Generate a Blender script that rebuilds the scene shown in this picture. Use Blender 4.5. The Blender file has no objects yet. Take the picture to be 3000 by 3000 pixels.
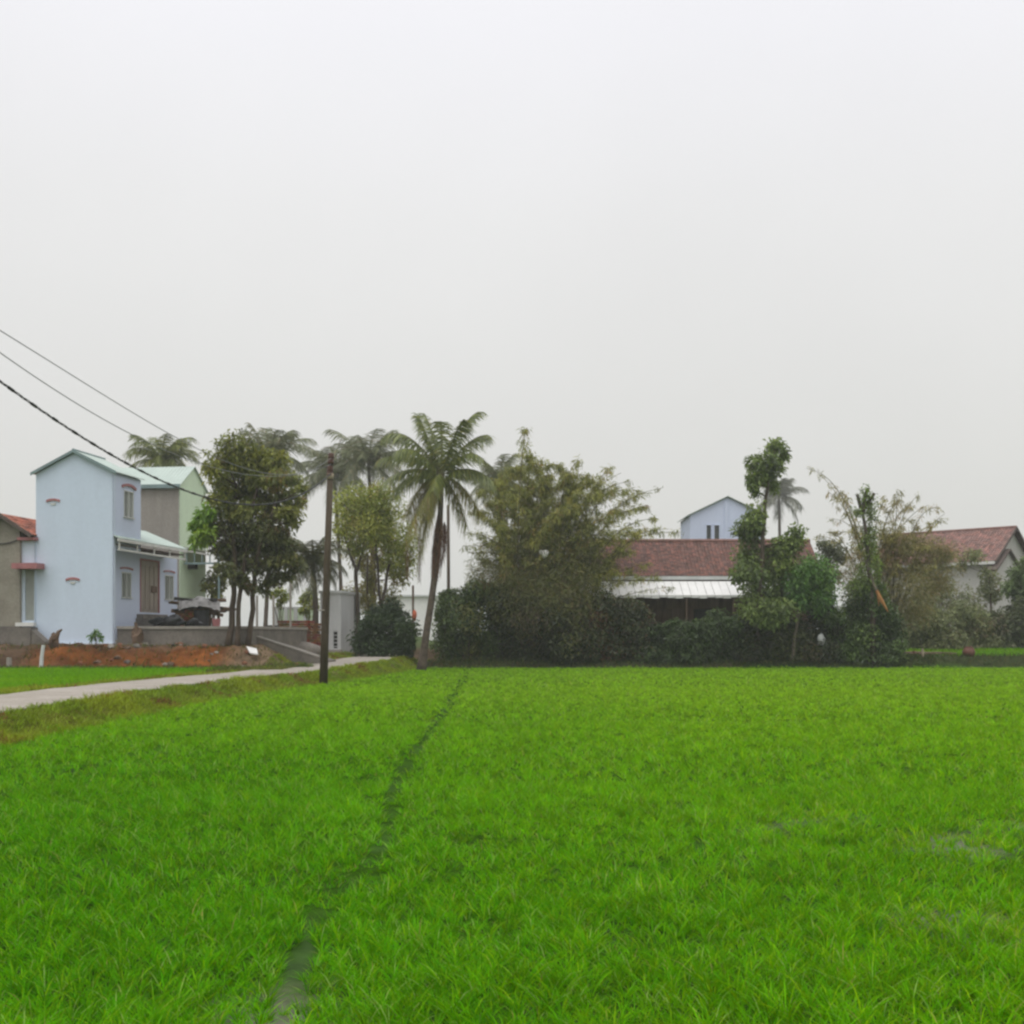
import bpy, math, random
import numpy as np
from mathutils import Vector, Matrix

random.seed(7)
C = bpy.context.scene.collection
F, U0, V0, H = 3624.0, 1500.0, 1862.0, 1.7      # focal length, principal column, horizon row (source pixels), eye height


def W(u, v, d):
    return Vector(((u - U0) / F * d, d, H + (V0 - v) / F * d))


def sstep(a, b, x):
    t = np.clip((np.asarray(x, float) - a) / (b - a), 0, 1)
    return t * t * (3 - 2 * t)


# ------------------------------------------------------------------ terrain
TRACK_Y = list(np.linspace(3, 66, 127))
TRACK_X = list(np.convolve(np.pad(np.interp(TRACK_Y, [0, 5.4, 6.64, 7.84, 9.2, 13.2, 15.6, 18, 30, 43, 66], [-.95, -1.0, -1.16, -1.20, -.99, -1.25, -1.38, -1.4, -1.55, -1.82, -2.3]), 1, mode='edge'), [.25, .5, .25], 'valid'))

def road_x(y):
    return np.interp(y, [-20, 30, 35, 40, 46.6, 55, 64, 80, 200], [-10.2, -10.2, -9.95, -9.4, -8.45, -7.6, -7.0, -6.0, 0])


def road_z(y):
    return np.interp(y, [0, 44, 60, 80], [.35, .35, .52, .75])


def ground_z(x, y):
    x = np.asarray(x, float); y = np.asarray(y, float)
    s = x - road_x(y)
    wob = .18 * np.sin(y * 1.7 + 1.3) + .12 * np.sin(y * 3.9) + .06 * np.sin(y * 9.1)
    rz = road_z(y)
    right = rz * (1 - sstep(1.35, 2.35 + wob, s))
    # far edge of the paddy: low bank, then the village ground
    edge = 63.3 + .25 * np.sin(x * .8)
    rise = .32 * sstep(edge, edge + 1.4, y) + .5 * sstep(67, 76, y)
    rbank = .62 * sstep(edge + .3, edge + 1.7, y) * sstep(11.0, 13.0, x)
    right = np.maximum(right, np.maximum(rise, rbank))
    bk = 1.27 * sstep(49.4, 52.0, y + .25 * np.sin(x * 1.9) + .12 * np.sin(x * 5.3)) * (1 - sstep(-10.8, -8.6, x))
    bk = np.maximum(bk, .75 * sstep(52, 60, y))
    zl = np.maximum(.31, bk)
    left = rz + (zl - rz) * sstep(1.35, 1.95 + .5 * wob, -s)
    z = np.where(s > 0, right, left)
    z = z + .8 * sstep(130, 400, y) + .3 * sstep(90, 120, y)
    return z


def gz(x, y):
    return float(ground_z(x, y))


def vnoise(x, y, s, seed=0):
    """cheap smooth value noise 0..1"""
    r = np.random.default_rng(seed); G = r.random((128, 128))
    x = x / s + 300; y = y / s + 300
    xi = np.floor(x).astype(int); yi = np.floor(y).astype(int); fx = x - xi; fy = y - yi
    fx = fx * fx * (3 - 2 * fx); fy = fy * fy * (3 - 2 * fy)
    g = lambda a, b: G[a % 128, b % 128]
    return (g(xi, yi) * (1 - fx) + g(xi + 1, yi) * fx) * (1 - fy) + (g(xi, yi + 1) * (1 - fx) + g(xi + 1, yi + 1) * fx) * fy


# ------------------------------------------------------------------ objects
def tag(o, label=None, cat=None, group=None, kind=None):
    if label: o['label'] = label
    if cat: o['category'] = cat
    if group: o['group'] = group
    if kind: o['kind'] = kind
    return o


def thing(name, label, cat, loc, group=None):
    o = bpy.data.objects.new(name, None)
    o.empty_display_size = .3
    C.objects.link(o); o.location = loc
    return tag(o, label, cat, group)


def root_world(o):
    p = Vector((0, 0, 0))
    while o is not None:
        p += o.location; o = o.parent
    return p


def link_mesh(name, me, mat, parent=None, origin=None):
    me.materials.append(mat)
    o = bpy.data.objects.new(name, me); C.objects.link(o)
    off = root_world(parent) if parent is not None else Vector(origin if origin is not None else (0, 0, 0))
    if off.length > 0:
        me.transform(Matrix.Translation(-off))
    if parent is not None:
        o.parent = parent
    else:
        o.location = off
    return o


class MB:
    """collects polygons in world coordinates"""
    def __init__(self):
        self.v, self.f, self.t = [], [], []
        self.col = (1, 1, 1)

    def vert(self, p):
        self.v.append(tuple(p)); self.t.append(self.col); return len(self.v) - 1

    def poly(self, *pts):
        self.f.append([self.vert(p) for p in pts]); return self

    def hexa(self, b, t):
        """b, t: four bottom and four top points in the same turning order"""
        i = [self.vert(p) for p in b] + [self.vert(p) for p in t]
        self.f += [[i[3], i[2], i[1], i[0]], [i[4], i[5], i[6], i[7]]]
        for k in range(4):
            n = (k + 1) % 4
            self.f.append([i[k], i[n], i[4 + n], i[4 + k]])
        return self

    def box(self, fr, x0, x1, y0, y1, z0, z1):
        q = [(x0, y0), (x1, y0), (x1, y1), (x0, y1)]
        return self.hexa([fr(x, y, z0) for x, y in q], [fr(x, y, z1) for x, y in q])

    def prism(self, pts, vec):
        """extrude a polygon (list of points) along vec"""
        vec = Vector(vec)
        a = [self.vert(p) for p in pts]; b = [self.vert(Vector(p) + vec) for p in pts]
        n = len(a)
        self.f.append(a[::-1]); self.f.append(b)
        for k in range(n):
            m = (k + 1) % n
            self.f.append([a[k], a[m], b[m], b[k]])
        return self

    def tube(self, pts, rad, n=6, cap=True):
        pts = [Vector(p) for p in pts]
        if not hasattr(rad, '__len__'): rad = [rad] * len(pts)
        rings = []; ref = None
        for i, p in enumerate(pts):
            d = (pts[min(i + 1, len(pts) - 1)] - pts[max(i - 1, 0)]).normalized()
            if ref is None:
                ref = Vector((1, 0, 0)) if abs(d.x) < .8 else Vector((0, 1, 0))
            a = (ref - d * ref.dot(d)).normalized(); b = d.cross(a); ref = a
            rings.append([self.vert(p + (a * math.cos(k * 2 * math.pi / n) + b * math.sin(k * 2 * math.pi / n)) * rad[i]) for k in range(n)])
        for i in range(len(rings) - 1):
            for k in range(n):
                m = (k + 1) % n
                self.f.append([rings[i][k], rings[i][m], rings[i + 1][m], rings[i + 1][k]])
        if cap:
            self.f.append(rings[0][::-1]); self.f.append(rings[-1])
        return self

    def lump(self, c, r, seed=0, nu=12, nv=8, amp=.2):
        rr = random.Random(seed); ph = [rr.uniform(0, 6.28) for _ in range(6)]
        rows = []
        for j in range(nv + 1):
            th = math.pi * j / nv; row = []
            for i in range(nu):
                a = 2 * math.pi * i / nu
                k = 1 + amp * (math.sin(2 * a + ph[0]) * math.sin(th * 2 + ph[1]) + .6 * math.sin(3 * a + ph[2] + th * 3) * math.sin(th)) + rr.uniform(-.4, .4) * amp * math.sin(th)
                row.append(self.vert((c[0] + r[0] * k * math.sin(th) * math.cos(a), c[1] + r[1] * k * math.sin(th) * math.sin(a), c[2] + r[2] * k * math.cos(th))))
            rows.append(row)
        for j in range(nv):
            for i in range(nu):
                m = (i + 1) % nu
                self.f.append([rows[j + 1][i], rows[j + 1][m], rows[j][m], rows[j][i]])
        return self

    def build(self, name, mat, parent=None, smooth=False, origin=None):
        me = bpy.data.meshes.new(name)
        me.from_pydata(self.v, [], self.f); me.update()
        a = me.attributes.new('tint', 'FLOAT_COLOR', 'POINT')
        a.data.foreach_set('color', np.array([c + (1,) for c in self.t], 'f').ravel())
        if smooth:
            me.polygons.foreach_set('use_smooth', [True] * len(me.polygons))
        return link_mesh(name, me, mat, parent, origin)


def np_mesh(name, verts, faces_list, tint, mat, parent=None, smooth=False, origin=None):
    """verts (N,3); faces_list: list of integer arrays (M,k); tint (N,3)"""
    me = bpy.data.meshes.new(name)
    me.vertices.add(len(verts)); me.vertices.foreach_set('co', np.ascontiguousarray(verts, 'f').ravel())
    loops = np.concatenate([f.ravel() for f in faces_list]).astype('i')
    sizes = np.concatenate([np.full(len(f), f.shape[1], 'i') for f in faces_list])
    starts = np.concatenate([[0], np.cumsum(sizes)[:-1]]).astype('i')
    me.loops.add(len(loops)); me.loops.foreach_set('vertex_index', loops)
    me.polygons.add(len(sizes)); me.polygons.foreach_set('loop_start', starts)
    try: me.polygons.foreach_set('loop_total', sizes)
    except Exception: pass
    if smooth: me.polygons.foreach_set('use_smooth', np.ones(len(sizes), bool))
    me.update(calc_edges=True)
    a = me.attributes.new('tint', 'FLOAT_COLOR', 'POINT')
    a.data.foreach_set('color', np.concatenate([tint, np.ones((len(tint), 1))], 1).astype('f').ravel())
    return link_mesh(name, me, mat, parent, origin)


class Frame:
    """local axes: x along the front, y into the depth, z up"""
    def __init__(self, o, ang):
        self.o = Vector(o); a = math.radians(ang)
        self.ex = Vector((math.cos(a), -math.sin(a), 0)); self.ey = Vector((math.sin(a), math.cos(a), 0))

    def __call__(self, x, y, z):
        p = self.o + self.ex * x + self.ey * y
        return Vector((p.x, p.y, z))


WORLD = Frame((0, 0, 0), 0)


def wall(mb, P, a0, a1, z0, z1, th, holes):
    """wall in the plane given by P(a, depth, z): outer face at depth 0, inner at depth th; holes (a0,a1,z0,z1) are real openings"""
    xs = sorted({a0, a1, *[h[0] for h in holes], *[h[1] for h in holes]})
    zs = sorted({z0, z1, *[h[2] for h in holes], *[h[3] for h in holes]})
    for i in range(len(xs) - 1):
        for j in range(len(zs) - 1):
            cx, cz = (xs[i] + xs[i + 1]) / 2, (zs[j] + zs[j + 1]) / 2
            if any(h[0] < cx < h[1] and h[2] < cz < h[3] for h in holes): continue
            q = [(xs[i], zs[j]), (xs[i + 1], zs[j]), (xs[i + 1], zs[j + 1]), (xs[i], zs[j + 1])]
            mb.poly(*[P(a, 0, z) for a, z in q]); mb.poly(*[P(a, th, z) for a, z in q[::-1]])
    for h in holes + [(a0, a1, z0, z1)]:
        q = [(h[0], h[2]), (h[1], h[2]), (h[1], h[3]), (h[0], h[3])]
        for k in range(4):
            (a, z), (b, y) = q[k], q[(k + 1) % 4]
            mb.poly(P(a, 0, z), P(a, th, z), P(b, th, y), P(b, 0, y))


# ------------------------------------------------------------------ materials
def mat(name, col, rough=.8, var=.15, scale=2.0, col2=None, mix=.5, bump=0., bscale=8., tint=False, spec=.3, metal=0., streak=False):
    m = bpy.data.materials.new(name); m.use_nodes = True
    nt = m.node_tree; N = nt.nodes; L = nt.links; N.clear()
    out = N.new('ShaderNodeOutputMaterial'); b = N.new('ShaderNodeBsdfPrincipled')
    L.new(b.outputs[0], out.inputs[0])
    b.inputs['Roughness'].default_value = rough; b.inputs['Specular IOR Level'].default_value = spec; b.inputs['Metallic'].default_value = metal
    geo = N.new('ShaderNodeNewGeometry')
    vec = geo.outputs['Position']
    if streak:
        mp = N.new('ShaderNodeMapping'); mp.inputs['Scale'].default_value = (1, 1, .18); L.new(vec, mp.inputs[0]); vec = mp.outputs[0]
    n1 = N.new('ShaderNodeTexNoise'); n1.inputs['Scale'].default_value = scale; n1.inputs['Detail'].default_value = 6; n1.inputs['Roughness'].default_value = .65
    L.new(vec, n1.inputs['Vector'])
    r = N.new('ShaderNodeValToRGB')
    c2 = col2 if col2 else tuple(c * (1 - 2 * var) for c in col)
    c1 = col if col2 else tuple(min(1, c * (1 + var)) for c in col)
    r.color_ramp.elements[0].color = (*c2, 1); r.color_ramp.elements[1].color = (*c1, 1)
    r.color_ramp.elements[0].position = max(0, mix - .22); r.color_ramp.elements[1].position = min(1, mix + .22)
    L.new(n1.outputs['Fac'], r.inputs[0]); colout = r.outputs[0]
    n3 = N.new('ShaderNodeTexNoise'); n3.inputs['Scale'].default_value = scale * 11; n3.inputs['Detail'].default_value = 3; L.new(geo.outputs['Position'], n3.inputs['Vector'])
    mr = N.new('ShaderNodeMapRange'); mr.inputs['From Min'].default_value = .3; mr.inputs['From Max'].default_value = .7
    mr.inputs['To Min'].default_value = 1 - var * .8; mr.inputs['To Max'].default_value = 1 + var * .5; L.new(n3.outputs['Fac'], mr.inputs[0])
    mm = N.new('ShaderNodeMix'); mm.data_type = 'RGBA'; mm.blend_type = 'MULTIPLY'; mm.inputs[0].default_value = 1
    L.new(colout, mm.inputs[6]); L.new(mr.outputs[0], mm.inputs[7]); colout = mm.outputs[2]
    if tint:
        at = N.new('ShaderNodeAttribute'); at.attribute_name = 'tint'
        m2 = N.new('ShaderNodeMix'); m2.data_type = 'RGBA'; m2.blend_type = 'MULTIPLY'; m2.inputs[0].default_value = 1
        L.new(colout, m2.inputs[6]); L.new(at.outputs['Color'], m2.inputs[7]); colout = m2.outputs[2]
    L.new(colout, b.inputs['Base Color'])
    if bump > 0:
        n2 = N.new('ShaderNodeTexNoise'); n2.inputs['Scale'].default_value = bscale; n2.inputs['Detail'].default_value = 5; L.new(geo.outputs['Position'], n2.inputs['Vector'])
        bp = N.new('ShaderNodeBump'); bp.inputs['Strength'].default_value = bump; bp.inputs['Distance'].default_value = .05
        L.new(n2.outputs['Fac'], bp.inputs['Height']); L.new(bp.outputs[0], b.inputs['Normal'])
    return m


def leaf_mat(name, rough=.5, trans=.35, gloss=.03, gain=1.0):
    m = bpy.data.materials.new(name); m.use_nodes = True
    nt = m.node_tree; N = nt.nodes; L = nt.links; N.clear()
    out = N.new('ShaderNodeOutputMaterial'); b = N.new('ShaderNodeBsdfDiffuse'); t = N.new('ShaderNodeBsdfTranslucent'); g = N.new('ShaderNodeBsdfGlossy')
    mx = N.new('ShaderNodeMixShader'); m2 = N.new('ShaderNodeMixShader')
    at = N.new('ShaderNodeAttribute'); at.attribute_name = 'tint'
    hs = N.new('ShaderNodeHueSaturation'); hs.inputs['Value'].default_value = 1.25; hs.inputs['Hue'].default_value = .487
    L.new(at.outputs['Color'], b.inputs['Color']); L.new(at.outputs['Color'], hs.inputs['Color']); L.new(hs.outputs[0], t.inputs['Color'])
    g.inputs['Roughness'].default_value = rough; g.inputs['Color'].default_value = (.9, .9, .9, 1)
    mx.inputs[0].default_value = trans; m2.inputs[0].default_value = gloss
    L.new(b.outputs[0], mx.inputs[1]); L.new(t.outputs[0], mx.inputs[2]); L.new(mx.outputs[0], m2.inputs[1]); L.new(g.outputs[0], m2.inputs[2]); L.new(m2.outputs[0], out.inputs[0])
    return m


M = {}
M['leaf'] = leaf_mat('leaf', .5, .3, .03)
M['dark_leaf'] = leaf_mat('dark_leaf', .45, .2, .03)
M['rice'] = leaf_mat('rice_leaf', .5, .42, .003)
M['grass'] = leaf_mat('grass_leaf', .6, .3, .015)
M['palm_leaf'] = leaf_mat('palm_leaf', .4, .28, .04)
M['bark'] = mat('bark', (.115, .085, .062), .9, .3, 6, bump=.6, bscale=14, streak=True)
M['pale_bark'] = mat('pale_bark', (.19, .155, .115), .9, .3, 6, bump=.5, bscale=14, streak=True)
M['palm_bark'] = mat('palm_bark', (.13, .10, .075), .9, .3, 5, bump=.7, bscale=9)
M['dead'] = leaf_mat('dead_frond', .8, .15, .01)
M['culm'] = mat('bamboo_culm', (.16, .14, .05), .6, .3, 3)
M['blue'] = mat('pale_blue_plaster', (.64, .73, .85), .85, .035, .6, bump=.15, bscale=20, streak=True)
M['bluecool'] = mat('side_lit_blue_plaster', (.63, .70, .85), .85, .035, .6, bump=.15, bscale=20, streak=True)  # same paint as the gable, cooler side light put into the colour
M['green'] = mat('pale_green_plaster', (.68, .82, .60), .85, .05, .6, bump=.1, bscale=20, streak=True)
M['white'] = mat('white_paint', (.72, .71, .67), .6, .06, 1.5, streak=True)
M['offwhite'] = mat('offwhite_plaster', (.62, .63, .62), .85, .08, 1.0, streak=True)
M['sheet_green'] = mat('green_roof_sheet', (.47, .555, .495), .45, .06, 1.2, spec=.4)
M['sheet_edge'] = mat('roof_edge_metal', (.22, .30, .30), .5, .1, 2)
M['cement'] = mat('bare_cement_render', (.36, .33, .29), .92, .14, 1.3, col2=(.25, .23, .20), mix=.46, bump=.3, bscale=9, streak=True)
M['greywall'] = mat('weathered_grey_render', (.33, .305, .25), .92, .14, .9, col2=(.22, .195, .155), mix=.48, bump=.3, bscale=9)
M['concrete'] = mat('old_concrete', (.24, .215, .185), .92, .2, 1.6, col2=(.13, .115, .10), mix=.5, bump=.4, bscale=8)
M['road'] = mat('concrete_road', (.40, .36, .31), .9, .2, 1.1, col2=(.26, .225, .175), mix=.42, bump=.2, bscale=12)
M['redpaint'] = mat('red_trim_paint', (.42, .175, .175), .6, .12, 3)
M['tile'] = mat('clay_tile', (.27, .155, .13), .85, .2, 3, tint=True, bump=.3, bscale=20)
M['orange_tile'] = mat('orange_clay_tile', (.33, .14, .10), .85, .15, 3, tint=True)
M['fascia'] = mat('brown_fascia', (.13, .10, .085), .8, .2, 3)
M['wood_door'] = mat('faded_wood_door', (.35, .30, .25), .7, .15, 3, streak=True)
M['glass'] = mat('dark_window_glass', (.05, .06, .055), .15, .1, 2, spec=.6)
M['shutter'] = mat('grey_shutter', (.33, .345, .32), .6, .08, 3)
M['frame'] = mat('window_frame_paint', (.60, .61, .58), .6, .05, 3)
M['dark'] = mat('dark_interior', (.035, .033, .03), .9, .3, 2)
M['soil'] = mat('red_soil', (.40, .165, .06), .95, .25, 1.2, bump=.8, bscale=5)
M['pole'] = mat('weathered_pole_concrete', (.088, .066, .043), .9, .3, 2.2, bump=.4, bscale=10, streak=True)
M['pale_cap'] = mat('pale_pole_collar', (.40, .33, .24), .9, .1, 6)
M['steel'] = mat('dark_steel', (.05, .042, .035), .6, .2, 6)
M['wire'] = mat('cable_black', (.05, .05, .05), .6, .1, 6)
M['wiregrey'] = mat('cable_grey', (.22, .22, .22), .6, .1, 6)
M['porcelain'] = mat('brown_porcelain', (.10, .045, .03), .3, .1, 6)
M['tarp'] = mat('grey_tarpaulin', (.30, .29, .28), .6, .2, 2.5, col2=(.07, .068, .065), mix=.45)
M['blackplastic'] = mat('black_plastic', (.02, .021, .023), .5, .2, 3)
M['brick'] = mat('old_brick', (.28, .125, .07), .9, .3, 5, tint=True, bump=.4, bscale=20)
M['plastic_white'] = mat('white_plastic', (.83, .82, .79), .5, .05, 3)
M['timber'] = mat('weathered_timber', (.16, .105, .07), .9, .3, 4, streak=True)
M['split_wood'] = mat('fresh_split_wood', (.46, .21, .07), .8, .2, 6)
M['redcloth'] = mat('orange_cloth', (.62, .17, .09), .9, .1, 4)
M['pot'] = mat('terracotta', (.17, .075, .055), .8, .15, 4)


def ground_material():
    m = bpy.data.materials.new('village_ground'); m.use_nodes = True
    nt = m.node_tree; N = nt.nodes; L = nt.links; N.clear()
    out = N.new('ShaderNodeOutputMaterial'); b = N.new('ShaderNodeBsdfDiffuse'); gl = N.new('ShaderNodeBsdfGlossy'); mxs = N.new('ShaderNodeMixShader'); L.new(b.outputs[0], mxs.inputs[1]); L.new(gl.outputs[0], mxs.inputs[2]); L.new(mxs.outputs[0], out.inputs[0])
    at = N.new('ShaderNodeAttribute'); at.attribute_name = 'tint'
    geo = N.new('ShaderNodeNewGeometry')
    n = N.new('ShaderNodeTexNoise'); n.inputs['Scale'].default_value = 2.3; n.inputs['Detail'].default_value = 8; n.inputs['Roughness'].default_value = .7
    L.new(geo.outputs['Position'], n.inputs['Vector'])
    mr = N.new('ShaderNodeMapRange'); mr.inputs['From Min'].default_value = .3; mr.inputs['From Max'].default_value = .7; mr.inputs['To Min'].default_value = .45; mr.inputs['To Max'].default_value = 1.35
    L.new(n.outputs['Fac'], mr.inputs[0])
    mm = N.new('ShaderNodeMix'); mm.data_type = 'RGBA'; mm.blend_type = 'MULTIPLY'; mm.inputs[0].default_value = 1
    L.new(at.outputs['Color'], mm.inputs[6]); L.new(mr.outputs[0], mm.inputs[7]); L.new(mm.outputs[2], b.inputs['Color'])
    # wet mud of the paddy is glossier: low ground only
    sx = N.new('ShaderNodeSeparateXYZ'); L.new(geo.outputs['Position'], sx.inputs[0])
    r2 = N.new('ShaderNodeMapRange'); r2.inputs['From Min'].default_value = -.012; r2.inputs['From Max'].default_value = .012; r2.inputs['To Min'].default_value = .05; r2.inputs['To Max'].default_value = .0; L.new(sx.outputs['Z'], r2.inputs[0]); L.new(r2.outputs[0], mxs.inputs[0]); gl.inputs['Roughness'].default_value = .25
    bp = N.new('ShaderNodeBump'); bp.inputs['Strength'].default_value = .7; bp.inputs['Distance'].default_value = .05
    n2 = N.new('ShaderNodeTexNoise'); n2.inputs['Scale'].default_value = 7; n2.inputs['Detail'].default_value = 6; L.new(geo.outputs['Position'], n2.inputs['Vector'])
    L.new(n2.outputs['Fac'], bp.inputs['Height']); L.new(bp.outputs[0], b.inputs['Normal'])
    return m


def build_ground():
    g1 = np.arange(-46, 46.01, .33)
    ext = 46 * np.power(1.28, np.arange(1, 15))
    xs = np.concatenate([-ext[::-1], g1, ext])
    h1 = np.arange(-8, 100.01, .33)
    ys = np.concatenate([-8 - (ext - 46)[:6][::-1], h1, 100 * np.power(1.25, np.arange(1, 13))])
    X, Y = np.meshgrid(xs, ys)
    Z = ground_z(X, Y)
    rr = np.random.default_rng(3)
    bank = (X < -8.4) & (Y > 49) & (Y < 53)
    soilbank = sstep(49.2, 49.9, Y + .3 * np.sin(X * 2.3)) * (1 - sstep(53, 55, Y)) * (1 - sstep(-10.5, -8.0, X))
    Z = Z + soilbank * (rr.normal(0, .05, X.shape))
    fld = (X - road_x(Y) > 2.2) & (Y < 63)
    Z = Z + np.where(fld, rr.normal(0, .012, X.shape), 0)
    V = np.stack([X, Y, Z], -1).reshape(-1, 3)
    nx, ny = len(xs), len(ys)
    idx = np.arange(nx * ny).reshape(ny, nx)
    Q = np.stack([idx[:-1, :-1], idx[:-1, 1:], idx[1:, 1:], idx[1:, :-1]], -1).reshape(-1, 4)
    mud = np.array([.036, .088, .008]); verge = np.array([.11, .12, .02]); soil = np.array([.19, .068, .020]); dirt = np.array([.20, .145, .09]); far = np.array([.08, .11, .04])
    T = np.ones(X.shape + (3,)) * mud
    s = X - road_x(Y)
    k = (sstep(1.2, 1.4, np.abs(s)) * (1 - sstep(2.2, 2.9, np.abs(s))))[..., None]
    T = T * (1 - k) + verge * k
    n = np.clip(.5 + .5 * np.sin(X * 1.1 + 2 * np.sin(Y * .9)) * np.sin(X * .53 + 1), 0, 1)
    left_soil = sstep(-21.0, -18.5, X)
    k = soilbank[..., None]
    nn = vnoise(X, Y * 2, .9, 41)[..., None]; n4 = vnoise(X, Y, 2.6, 42)[..., None]; top = sstep(51.2, 52.2, Y)[..., None]
    sc = soil * (.75 + .7 * nn) * (1 - .55 * n4 * n4)
    kk = np.clip(1 - left_soil[..., None] + .75 * sstep(.55, .75, n4) + .6 * top, 0, 1) * .8
    sc = sc * (1 - kk) + np.array([.105, .085, .062]) * (.6 + .8 * nn) * kk
    T = T * (1 - k) + sc * k
    trk = np.abs(X - np.interp(Y, TRACK_Y, TRACK_X))
    k = ((1 - sstep(.05, .3, trk)) * (1 - sstep(5.3, 6.3, Y)) * sstep(.35, .6, vnoise(X, Y, .45, 51)) * .8)[..., None]
    T = T * (1 - k) + np.array([.30, .29, .21]) * k
    thin = sstep(.55, .8, vnoise(X, Y, .9, 4)) * sstep(1.5, 2.6, X - .12 * (Y - 9)) * sstep(6.2, 7.5, Y) * (1 - sstep(10.5, 13, Y))
    T = T * (1 - .7 * thin[..., None]) + np.array([.22, .22, .17]) * .7 * thin[..., None]  # wet glints painted as pale ground colour where the rice is thin
    k = (sstep(52.6, 54, Y) * (s < 0) + sstep(63, 64.2, Y) * (s >= 0) * (X < 12))[..., None]
    T = T * (1 - k) + dirt * .45 * k
    k = (sstep(44, 50, Y) * (1 - sstep(66, 72, Y)) * (1 - sstep(2.0, 3.4, np.abs(s + 1.0))))[..., None]
    T = T * (1 - k) + np.array([.21, .15, .095]) * k
    k = (sstep(63.4, 64.3, Y) * sstep(12, 13.5, X))[..., None]
    T = T * (1 - k) + np.array([.05, .06, .025]) * k
    k = sstep(78, 110, Y)[..., None]
    T = T * (1 - k) + far * k
    np_mesh('ground', V, [Q], T.reshape(-1, 3), ground_material(), smooth=True)['kind'] = 'structure'
    # concrete road slab
    mb = MB(); yy = np.concatenate([np.arange(-8, 70, 1.0)])
    rnd = random.Random(5); rows = []
    for y in yy:
        x = float(road_x(y)); z = float(road_z(y)); w = 1.28
        e1, e2 = rnd.uniform(-.1, .1), rnd.uniform(-.1, .1)
        rows.append([mb.vert((x - w + e1, y, z - .1)), mb.vert((x - w + e1, y, z + .03)), mb.vert((x, y, z + .045)), mb.vert((x + w + e2, y, z + .03)), mb.vert((x + w + e2, y, z - .1))])
    for a, b in zip(rows, rows[1:]):
        for k in range(4):
            mb.f.append([a[k], a[k + 1], b[k + 1], b[k]])
    mb.build('road', M['road'])['kind'] = 'structure'


build_ground()


# ------------------------------------------------------------------ grass-like stuff
def blades(name, px, py, pz, length, width, lean, tint, mat_, rng, nseg=2, droop=.5, label=None, azim=None):
    n = len(px)
    az = rng.uniform(0, 2 * math.pi, n) if azim is None else azim
    dx, dy = np.cos(az), np.sin(az)
    tw = rng.uniform(0, 2 * math.pi, n); sx, sy = np.cos(tw), np.sin(tw)
    rows = []
    for k in range(nseg + 1):
        t = k / nseg
        ang = lean + droop * t * t * 1.3            # blade bends over along its length
        # position by integrating a simple arc
        hx = length * (np.sin(lean) * t + np.sin(lean + droop) * .5 * t * t)
        hz = length * (np.cos(lean) * t * (1 - .35 * t * np.sin(np.minimum(droop + lean, 1.6))))
        c = np.stack([px + dx * hx, py + dy * hx, pz + hz], -1)
        if k < nseg:
            w = width * (1 - .45 * t)
            o = np.stack([sx * w / 2, sy * w / 2, np.zeros(n)], -1)
            rows += [c - o, c + o]
        else:
            rows.append(c)
    nv = len(rows)
    V = np.stack(rows, 1).reshape(-1, 3)
    b = np.arange(n) * nv
    faces = []
    for k in range(nseg - 1):
        faces.append(np.stack([b + 2 * k, b + 2 * k + 1, b + 2 * k + 3, b + 2 * k + 2], -1))
    k = nseg - 1
    faces.append(np.stack([b + 2 * k, b + 2 * k + 1, b + 2 * k + 2], -1))
    return V, faces, np.repeat(tint, nv, 0), nv


def joined(name, chunks, mat_, label=None):
    Vs, Fs, Ts, off = [], {}, [], 0
    for V, faces, T, nv in chunks:
        for f in faces:
            Fs.setdefault(f.shape[1], []).append(f + off)
        Vs.append(V); Ts.append(T); off += len(V)
    fl = [np.concatenate(v) for v in Fs.values()]
    o = np_mesh(name, np.concatenate(Vs), fl, np.concatenate(Ts), mat_, smooth=True)
    o['kind'] = 'stuff'
    return o


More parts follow.
